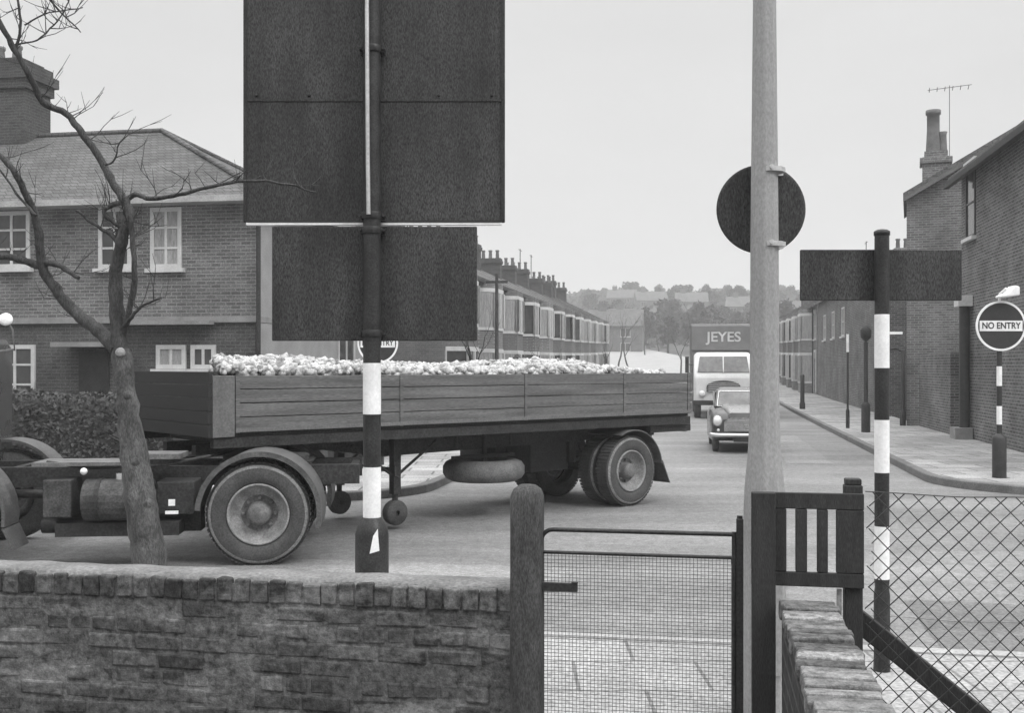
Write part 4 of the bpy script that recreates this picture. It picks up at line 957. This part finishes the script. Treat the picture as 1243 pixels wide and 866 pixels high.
# wooden slotted panel with two posts
pa, pb_ = s_of(912, 4.36), s_of(1049, 4.36); PM = SM(pa, 4.36); pw = pb_-pa; zp = z_of(599, (pa+pb_)/2, 4.36); zb2 = z_of(713, (pa+pb_)/2, 4.36)
pn = thing('slotted_wooden_panel', 'dark wooden fence panel with three upright slots, above the dividing wall', 'fence', PM)
b = MB(PM); pwid = pw/136
sl3 = [(43, 54), (68, 80), (93, 103)]; zs0 = z_of(695, pa+.2, 4.36); zs1 = z_of(619, pa+.2, 4.36)
xs_ = [.0]+[v for q in sl3 for v in (q[0]*pwid, q[1]*pwid)]+[pw]
for i in range(0, len(xs_), 2): b.box(xs_[i], xs_[i+1], 0, .024, zs0-.0, zs1)
b.box(0, pw, 0, .024, zb2, zs0-.002); b.box(0, pw, 0, .024, zs1+.002, zp)
b.build('panel', 'wood', pn, bevel=.003)
b = MB(PM); b.box(.0, 29*pwid, -.05, -.003, .03, zp+.004); b.build('post', 'wood', pn, bevel=.005)
b = MB(PM); xr = pw-22*pwid; b.box(xr, pw, .03, .095, .03, zp+.03); b.box(xr+.004, pw-.004, .034, .09, zp+.03, zp+.055); b.build('post', 'wood', pn, bevel=.005)
# small pale batten beside the right post
b = MB(PM); b.box(xr-.03, xr-.012, .02, .04, zb2-.16, zb2-.01); b.build('batten', 'concrete', pn)
# dividing brick wall running towards the camera
DM = SM(.295, 0, 0)
dw = thing('dividing_wall', 'narrow brick dividing wall running towards the viewer below the slotted panel', 'wall', DM)
b = MB(DM); b.box(.004, .192, 1.0, 4.34, .03, .955); b.build('wall', brick('dividing_wall_brick', .06, .04, .09, grime=.4), dw)
b = MB(DM); y = 4.33; k = 0
while y > 1.0:
    w = r_.uniform(.062, .073); b.t = r_.choice((.6, .85, 1, 1.15, 1.4, 1.7)); sh = r_.uniform(-.008, .008)
    b.box(-.008+sh, .203+sh, y-w, y, .958, 1.02+r_.uniform(-.007, .007), .0035); y -= w+r_.uniform(.006, .013)
b.build('coping', wallbrick('header_coping_brick', .12, .2), dw, bevel=.007)
b = MB(DM); b.box(.002, .194, 1.0, 4.335, .9565, .998); b.build('mortar', 'mortar', dw)
# chain link fence
fa, fb_ = s_of(1050, 4.44), s_of(1420, 4.44); FM = SM(fa, 4.44); FW = fb_-fa; zf = z_of(600, fa+.4, 4.44); zf0 = .45
cf = thing('chain_link_fence', 'chain link wire fence with a dark raking strut, right of the wooden panel', 'fence', FM)
b = MB(FM); pitch = .076; Hh = zf-zf0; c_ = -Hh
def wob(x, z): return (x+.005*noise.noise(Vector((x*5, z*5, 0))), .012*noise.noise(Vector((x*2.2, z*2.2, 7))), z+.006*noise.noise(Vector((x*4, z*4, 5)))-.012*math.sin(min(1, x/FW)*math.pi)*(z-zf0)/Hh)
for sg in (1, -1):
    c_ = -Hh*1.05 if sg > 0 else 0
    while c_ < (FW if sg > 0 else FW+Hh*1.05):
        pts = []; nst = 34
        for i in range(nst+1):
            z = zf0+Hh*i/nst; x = c_+sg*(z-zf0)*.97
            if 0 <= x <= FW: pts.append(wob(x, z))
        if len(pts) > 1: b.tube(pts, .0027, 4, False)
        c_ += pitch
b.build('wire_mesh', 'wire', cf)
b = MB(FM); b.tube([wob(FW*i/30, zf) for i in range(31)], .0022, 5, False); b.tube([wob(FW*i/30, (zf+zf0)/2) for i in range(31)], .0008, 5, False); b.build('line_wire', 'wire', cf)
# strut
q0 = Vector(((s_of(1040, 4.44)-fa), .03, z_of(755, fa, 4.44))); q1x = s_of(1190, 4.44)-fa; q1 = Vector((q1x, .03, z_of(875, fa+q1x, 4.44))); dr = (q1-q0).normalized(); q2 = q0+dr*((q0.z-.1)/-dr.z); up = Vector((-dr.z, 0, dr.x))*.042
b = MB(FM); b.ext([q0+up, q2+up, q2-up, q0-up], (0, .07, 0)); b.build('strut', 'wood', cf, bevel=.005)
b = MB(FM); b.box(FW, FW+.07, -.03, .05, .03, zf+.03); b.build('post', 'concrete', cf)
b = MB(STREET); sd_ = s_of(825, 7.0)
for k in range(9): b.box(sd_-.13+k*.03, sd_-.115+k*.03, 7.30, 7.55, .002, .012)
b.box(sd_-.15, sd_+.145, 7.27, 7.298, .002, .012); b.box(sd_-.15, sd_+.145, 7.552, 7.58, .002, .012)
tag(b.build('drain_grate', 'iron', None, origin=SM(sd_, 7.4)), 'small iron drain grate in the gutter beyond the garden gate', 'drain')
# ================================================================== SIGN POLES
def banded_pole(par, M, zs, r, base_top, base_r, z0=.12):
    """zs: list of (z_bottom, z_top, material)"""
    for (za, zb_, mm) in zs:
        b = MB(M); rr_ = r*(1.02 if mm == 'white' else 1); b.lathe([(rr_, za), (rr_, zb_)], n=28); b.build('pole_band', mm, par)
    b = MB(M); b.lathe([(base_r*1.04, z0), (base_r*1.04, z0+.04), (base_r, z0+.06), (base_r, base_top-.1), (base_r*.86, base_top-.05), (r*1.05, base_top)], n=28); b.build('base', 'black', par)
# big left pole
D = 6.4; p = at(451.5, HOR, D); LM = Matrix.Translation((p.x, p.y, 0)); zz = lambda y, d=D: CAMH-(y-HOR)/F*d
ls = thing('road_sign', 'tall striped pole carrying two big black sign backs, in front of the lorry', 'road sign', LM)
banded_pole(ls, LM, [(zz(630), zz(567), 'white'), (zz(567), zz(503), 'black'), (zz(503), zz(441), 'white'), (zz(441), 4.3, 'black')], .0525, zz(628), .10)
def board(par, x0, x1, y0, y1, dep, d=D, name='sign_board', off=.075, tilt=0):
    xa = (x0-621.5)/F*(d+off)-p.x; xb = (x1-621.5)/F*(d+off)-p.x; za = CAMH-(y1-HOR)/F*(d+off); zb_ = CAMH-(y0-HOR)/F*(d+off)
    b = MB(LM); b.box(xa, xb, off, off+dep, za, zb_); o = b.build(name, 'signback', par, bevel=.006); return o, xa, xb, za, zb_
o, xa, xb, za, zb_ = board(ls, 295, 613, -60, 270, .03)
b = MB(LM)
for x in (xa+.01, xb-.022): b.box(x, x+.012, .066, .074, za+.01, zb_-.01)
b.box(xa+.03, xb-.03, .066, .074, za+.0, za+.012); b.build('frame_edge', 'black', o)
b = MB(LM); b.box(xa+.02, xb-.02, .07, .11, za-.016, za-.0015); b.build('bottom_edge', 'white', o)
for z in (zz(118),):
    b = MB(LM); b.box(xa+.012, xb-.024, .0695, .0745, z-.006, z+.006); b.build('seam', 'signback', o)
    for x in (xa+.08, xa+.4, xb-.4, xb-.08): b = MB(LM); b.lathe([(.009, .0), (.009, .006), (.001, .008)], (x, .0745, z+.03), (0, -1, 0), 8); b.build('bolt', 'chassis', o)
o, xa, xb, za, zb_ = board(ls, 330, 579, 275, 414, .03, name='lower_board')
for y in (280, 262, 405, 60):
    b = MB(LM); z = zz(y); b.lathe([(.06, z-.02), (.062, z-.015), (.062, z+.015), (.06, z+.02)], n=24); b.box(-.075, .075, .03, .06, z-.02, z+.02); b.cyl((-.07, -.03, z), (-.07, .06, z), .008, n=6); b.cyl((.07, -.03, z), (.07, .06, z), .008, n=6)
    b.build('clamp', 'black', ls)
b = MB(LM); b.tube([(-.012, -.062, zz(262)), (-.016, -.064, zz(200)), (-.02, -.066, zz(60)), (-.022, -.066, 4.3)], .0125, 10); b.build('pole_highlight', 'galv', ls)  # highlight down the pole, put in as a thin pale tube
b = MB(LM); b.ext([(-.0, -.108, zz(669)), (.055, -.095, zz(666)), (.045, -.093, zz(640)), (.02, -.1, zz(648))], (0, .012, 0)); b.build('access_plate', 'white', ls)
# right pole with a plain board
p = at(1070.5, HOR, D); LM = Matrix.Translation((p.x, p.y, 0))
rs = thing('road_sign', 'shorter striped pole with one wide black sign back, beyond the chain link fence', 'road sign', LM)
banded_pole(rs, LM, [(zz(705), zz(639), 'white'), (zz(639), zz(574), 'black'), (zz(574), zz(510), 'white'), (zz(510), zz(447), 'black'), (zz(447), zz(382), 'white'), (zz(382), zz(284), 'black')], .0425, zz(703), .047)
b = MB(LM); b.lathe([(.0425, zz(286)), (.047, zz(286)), (.047, zz(281)), (.03, zz(279)), (.001, zz(278))], n=24); b.build('pole_cap', 'black', rs)
o, xa, xb, za, zb_ = board(rs, 972, 1168, 303, 365, .028, off=.055)
b = MB(LM); b.box(.045, .12, -.01, .01, zz(406), zz(403)); b.build('bracket', 'white', rs)
# lamp column with round sign back
D2 = 5.6; p = at(928, HOR, D2); LM = Matrix.Translation((p.x, p.y, 0)) @ Matrix.Rotation(R(9), 4, 'Z'); z5 = lambda y: CAMH-(y-HOR)/F*D2
lc = thing('lamp_column', 'tall pale grey lamp column with a wide base beside the garden gate', 'lamp post', LM)
b = MB(LM)
def octo(r, z, n=8): return [(r*math.cos(2*math.pi*(i+.5)/n), r*math.sin(2*math.pi*(i+.5)/n), z) for i in range(n)]
prof = [(.112, .1), (.112, z5(640)), (.105, z5(595)), (.086, z5(545)), (.078, z5(500)), (.074, z5(300)), (.070, z5(200)), (.061, z5(0)), (.055, 5.2), (.045, 6.3)]
b.loft([octo(r, z) for r, z in prof], smooth=False); b.build('column', 'column', lc, bevel=.008)
b = MB(LM); b.tube([(0, 0, 6.2), (0, 0, 6.7), (0, .25, 7.0), (0, .9, 7.1)], .03, 10); b.build('arm', 'column', lc)
b = MB(LM); b.loft([[(math.cos(q)*.13*k, .9+yy, 7.08+math.sin(q)*.08*k) for q in [2*math.pi*i/14 for i in range(14)]] for yy, k in ((0, .4), (.1, 1), (.45, 1), (.6, .5))]); b.build('lantern', 'lamp', lc)
b = MB(LM); b.box(-.05, .05, -.116, -.105, .35, .85); b.build('door', 'column', lc)
ds = MB(Matrix.Translation(at(924, 254, D2+.12)))
rs_ = 54/F*(D2+.12); ds.lathe([(.001, -.004), (rs_-.01, -.004), (rs_, 0), (rs_, .012), (.001, .012)], axis=(0, 1, 0), n=64, smooth=False)
MD = Matrix.Translation(at(924, 254, D2+.12))
dsr = thing('round_road_sign', 'round black sign back strapped to the lamp column', 'road sign', MD)
ds.build('disc', 'signback', dsr)
for yy in (207, 297):
    b = MB(MD); z = at(0, yy, D2).z-MD.translation.z; xo = (928-924)/F*D2
    b.loft([[(xo+(.079 if yy < 250 else .081)*math.cos(2*math.pi*(i+.5)/8+R(9)), -.12+.081*math.sin(2*math.pi*(i+.5)/8+R(9)), z+dz) for i in range(8)] for dz in (-.012, .012)], False)
    b.cyl((xo-.01, -.21, z+.006), (xo-.01, -.19, z+.006), .012, n=8)
    b.box(xo-.03, xo+.09, -.045, -.004, z-.012, z+.012)
    b.build('strap', 'galv', dsr)
# no entry signs
def no_entry(label, px, py, d, rad, groundz, lamp=False, bands=True):
    c = at(px, py, d); M = Matrix.Translation((c.x, c.y, groundz)); cz = c.z-groundz
    o = thing('no_entry_sign', label, 'road sign', M, 'no entry signs')
    b = MB(M); b.lathe([(.001, .012), (rad, .012), (rad, -.0), (.001, 0)], (0, -.06, cz), (0, 1, 0), 64, False); f = b.build('disc', 'redsign', o)
    b = MB(M); b.lathe([(rad-.03, 0), (rad-.03, -.004), (rad+.004, -.004), (rad+.004, .014)], (0, -.06, cz), (0, 1, 0), 64, False); b.build('border', 'white', f)
    b = MB(M); b.box(-rad*.86, rad*.86, -.068, -.061, cz-rad*.21, cz+rad*.21); b.build('bar', 'white', f)
    text_mesh('NO ENTRY', rad*.36, .002, M_['black'], M @ Matrix.Translation((0, -.0705, cz)) @ Matrix.Rotation(R(90), 4, 'X'), 'lettering', f, rad*1.55)
    H = cz-rad*.7; r = .042
    zb1 = .72
    b = MB(M); b.lathe([(.11, 0), (.11, zb1-.08), (.09, zb1-.04), (.045, zb1)], n=20); b.build('base', 'black', o)
    seg = [(zb1, zb1+.25, 'black'), (zb1+.25-.12, zb1+.48, 'white'), (zb1+.48, zb1+.9, 'black'), (zb1+.9, zb1+1.25, 'white'), (zb1+1.25, cz+rad*.8, 'black')]
    seg = [(zb1, zb1+.15, 'black'), (zb1+.15, zb1+.45, 'white'), (zb1+.45, zb1+.78, 'black'), (zb1+.78, zb1+1.1, 'white'), (zb1+1.1, cz+rad*.9, 'black')]
    for za, zb_, mm in seg: b = MB(M); b.lathe([(r, za), (r, zb_)], n=16); b.build('pole_band', mm, o)
    if lamp:
        b = MB(M); b.tube([(0, 0, cz+rad*.85), (0, -.02, cz+rad+.12), (.06, -.12, cz+rad+.2)], .022, 8); lb = b.build('lamp_arm', 'white', o)
        b = MB(M); b.ext([(-.10, -.3, cz+rad+.04), (.2, -.3, cz+rad+.08), (.2, -.3, cz+rad+.22), (.12, -.3, cz+rad+.24), (.02, -.3, cz+rad+.12), (-.10, -.3, cz+rad+.08)], (0, .24, 0)); b.build('lamp_hood', 'white', lb, bevel=.03)
    return o
no_entry('no entry sign on a striped post at the right pavement corner', 1213, 396, 17.5, .405, .12, True)
no_entry('no entry sign half hidden behind the tall striped pole, beyond the lorry', 459, 417, 19.8, .37, .12)
# street furniture on the right pavement
def post(name, label, px, ybase, ytop, r, m, group=None, base=None, top=None):
    d = (CAMH-.12)*F/(ybase-HOR)
    q = at(px, HOR, d); z0_ = .12
    M = Matrix.Translation((q.x, q.y, z0_)); H = CAMH-(ytop-HOR)/F*d-z0_; o = thing(name, label, 'post', M, group)
    b = MB(M); b.lathe([(r, 0), (r, H-.03), (r*.6, H), (.001, H+.01)], n=16); b.build('pole', m, o)
    if base: b = MB(M); b.lathe([(base[0], 0), (base[0], base[1]), (base[0]*.75, base[1]+.05), (r, base[1]+.08)], n=16); b.build('base', m, o)
    if top: b = MB(M); b.lathe([(r+.01, H-top[0]), (r+.01, H-.02)], n=14); b.build('white_top', 'white', o)
    return o, M, H
post('bollard', 'dark stumpy post on the right pavement, farthest from the viewer', 974, 497, 455, .09, 'black', base=(.12, .25))
post('street_pole', 'thin pole with a white top by the right kerb', 1029, 520, 405, .03, 'black', top=(.55,), base=(.055, .5))
o, M, H = post('street_lamp', 'slim dark street lamp on the right pavement, behind the shorter striped pole', 1051, 525, 415, .055, 'chassis', base=(.12, .75))
b = MB(M); b.tube([(0, 0, H-.1), (0, 0, H+.1)], .03, 8); b.lathe([(.05, 0), (.14, .1), (.15, .3), (.05, .42), (.001, .44)], (0, 0, H+.02), n=14); b.build('lantern', 'chassis', o)
o, M, H = post('street_pole', 'dark pole with a small bracket arm against the right brick wall', 1096, 517, 425, .06, 'chassis', base=(.09, .4))
b = MB(M); b.tube([(0, 0, H-.05), (-.25, 0, H+.05), (-.45, 0, H-.02)], .03, 8); b.build('arm', 'chassis', o)
# left-hand utility pole in the street by the terrace
q = s_of(603, 33); M = SM(q, 33, .1); o = thing('telegraph_pole', 'thin dark pole in front of the nearest left terraced house', 'post', M)
b = MB(M); b.cyl((0, 0, 0), (0, 0, 4.75), .07, .05, 12); b.build('pole', 'bark', o)
b = MB(M); b.box(-.35, .35, -.04, .04, 4.45, 4.53); b.build('crossarm', 'bark', o)
# ================================================================== FOREGROUND TREE (bare, young)
TD = 6.05
tb = at(182, 700, TD); BMx = Matrix.Translation((tb.x, tb.y, .12))
tr = thing('bare_tree', 'bare young tree with pale patched bark at the left, before the corner house', 'tree', BMx)
def pl(pts, jitter=.0):
    return [at(x, y, d) for (x, y, d) in pts]
def limb(mb, pts, w0, w1, n=9, rough=.12, sd=0):
    """smooth a pixel polyline (Catmull-Rom) and tube it; widths in pixels"""
    P = [at(x, y, d) for (x, y, d) in pts]; out_ = []
    for i in range(len(P)-1):
        a, b_, c, d = P[max(i-1, 0)], P[i], P[i+1], P[min(i+2, len(P)-1)]
        for k in range(5):
            t = k/5; out_.append(.5*((2*b_)+(c-a)*t+(2*a-5*b_+4*c-d)*t*t+(3*b_-a-3*c+d)*t**3))
    out_.append(P[-1]); m = len(out_); rad = []
    for i in range(m):
        f = i/(m-1); w = w0+(w1-w0)*f; rad.append(w/F*TD/2*(1+rough*noise.noise(Vector((i*.9, sd, 0)))*1.6))
        out_[i] = out_[i]+Vector((noise.noise(Vector((i*.55, sd, 1))), noise.noise(Vector((i*.55, sd, 2))), noise.noise(Vector((i*.55, sd, 3)))))*.008
    mb.tube(out_, rad, n); return out_
b = MB()
tk = limb(b, [(183, 830, TD), (181, 690, TD), (176, 640, TD), (168, 590, TD), (160, 530, TD), (152, 470, TD), (146, 425, TD)], 50, 20, 22, .2, 1)
for i, v in enumerate(b.v):
    v = Vector(v); k = Vector((v.x*9, v.y*9, v.z*3)); o_ = Vector((noise.noise(k), noise.noise(k+Vector((7, 0, 0))), 0))*.022+Vector((noise.noise(k*4), noise.noise(k*4+Vector((3, 0, 0))), 0))*.006; b.v[i] = v+o_
for (x, y, w) in ((158, 560, 13), (172, 610, 15), (150, 480, 11), (176, 660, 18)):
    q = at(x+6, y, TD-.05); b.lathe([(.001, .018), (w*.0016, .014), (w*.0026, 0), (w*.0032, -.03)], q, (.5, -1, .2), 10)
b.build('trunk', 'barkpale', tr)
b = MB(); T = TD; tw = []
def lb(pts, w0, w1, sd): tw.append(limb(b, pts, w0, w1, 9, .15, sd))
lb([(146, 430, T), (142, 380, T), (141, 330, T), (150, 285, T-.05), (158, 262, T-.05), (152, 243, T)], 20, 9, 2)
lb([(146, 300, T), (135, 285, T), (118, 275, T), (92, 255, T)], 7, 2.5, 3)
lb([(152, 245, T), (137, 222, T+.05), (120, 190, T+.1), (98, 160, T+.1), (80, 138, T+.1), (52, 124, T+.05), (40, 100, T), (18, 60, T-.05), (0, 28, T-.1), (-20, -10, T-.1)], 10, 6, 4)
lb([(152, 243, T), (165, 236, T), (180, 241, T-.1), (210, 238, T-.15), (250, 228, T-.2), (295, 220, T-.2), (340, 222, T-.2), (384, 234, T-.2)], 7, 2.2, 5)
lb([(150, 245, T), (130, 252, T), (128, 262, T), (146, 276, T)], 7, 4, 6)
lb([(143, 425, T), (118, 400, T+.1), (92, 380, T+.2), (68, 352, T+.2), (52, 325, T+.2), (46, 280, T+.15), (38, 250, T+.1), (15, 205, T), (-12, 180, T)], 18, 6, 7)
lb([(52, 325, T+.2), (25, 315, T+.2), (-15, 309, T+.2)], 11, 8, 8)
lb([(56, 318, T+.2), (75, 324, T+.15), (95, 338, T+.1)], 9, 5, 9)
lb([(148, 400, T), (160, 385, T-.1), (172, 372, T-.1), (195, 362, T-.2)], 6, 2, 10)
lb([(150, 410, T), (163, 340, T-.1), (160, 280, T-.1), (158, 262, T-.1)], 8, 5, 11)
lb([(20, 60, T), (25, 25, T), (20, -10, T)], 4, 2.5, 12)
lb([(30, 30, T), (60, 15, T), (100, 10, T)], 2.2, 1.2, 13)
lb([(55, -8, T), (75, 16, T), (98, 38, T)], 3, 1.2, 14)
lb([(16, 54, T), (45, 48, T), (70, 25, T), (85, -2, T)], 2.2, 1.4, 15)
lb([(128, 200, T), (138, 195, T), (146, 170, T)], 3, 1.6, 16)
lb([(44, 262, T), (20, 235, T+.1), (-10, 190, T+.1)], 4, 2, 17)
# twigs growing from the limbs
r_ = random.Random(12)
for L_ in tw:
    for _ in range(int(2+len(L_)*.34)):
        i = r_.randrange(len(L_)//5, len(L_)-1); p = L_[i]; d = Vector((r_.uniform(-1, 1), r_.uniform(-.7, .7), r_.uniform(-.1, 1))).normalized(); pts = [p]
        Lg = r_.uniform(.08, .3)
        for k in range(4): d = (d+Vector((r_.gauss(0, .22), r_.gauss(0, .22), r_.gauss(.1, .15)))).normalized(); p = p+d*Lg/4; pts.append(p)
        b.tube(pts, [.0036, .0028, .0021, .0015, .001], 5)
        for m_ in (1, 2, 3):
            if r_.random() < .65:
                d2 = (d+Vector((r_.uniform(-1, 1), r_.uniform(-.6, .6), r_.uniform(-.4, .8)))).normalized(); L2 = Lg*r_.uniform(.3, .6); e_ = pts[m_]
                b.tube([e_, e_+d2*L2*.5+Vector((0, 0, .006)), e_+d2*L2+Vector((0, 0, .02))], [.0022, .0015, .0009], 4)
b.build('branches', 'bark', tr)
b = MB(); q = at(145, 427, TD-.06); b.lathe([(.001, .0), (.02, .0), (.028, -.01), (.024, -.03)], q, (0, -1, .3), 12); b.build('pruning_scar', 'concrete', tr)
# garden shrub tangle behind the tractor chassis (left)
# ------------------------------------------------------------------ haze
b = MB(STREET); b.box(-950, 950, -26, 940, -2, 62)
m, n_, pb = newmat('haze'); n_.nodes.remove(pb); vol = n_.nodes.new('ShaderNodeVolumePrincipled'); vol.inputs['Color'].default_value = g4(.95); vol.inputs['Density'].default_value = .0015; vol.inputs['Anisotropy'].default_value = .1
n_.links.new(vol.outputs[0], n_.nodes['Material Output'].inputs['Volume'])
tag(b.build('haze', m), 'thin pale haze over the street and hillside', 'haze', kind='stuff')
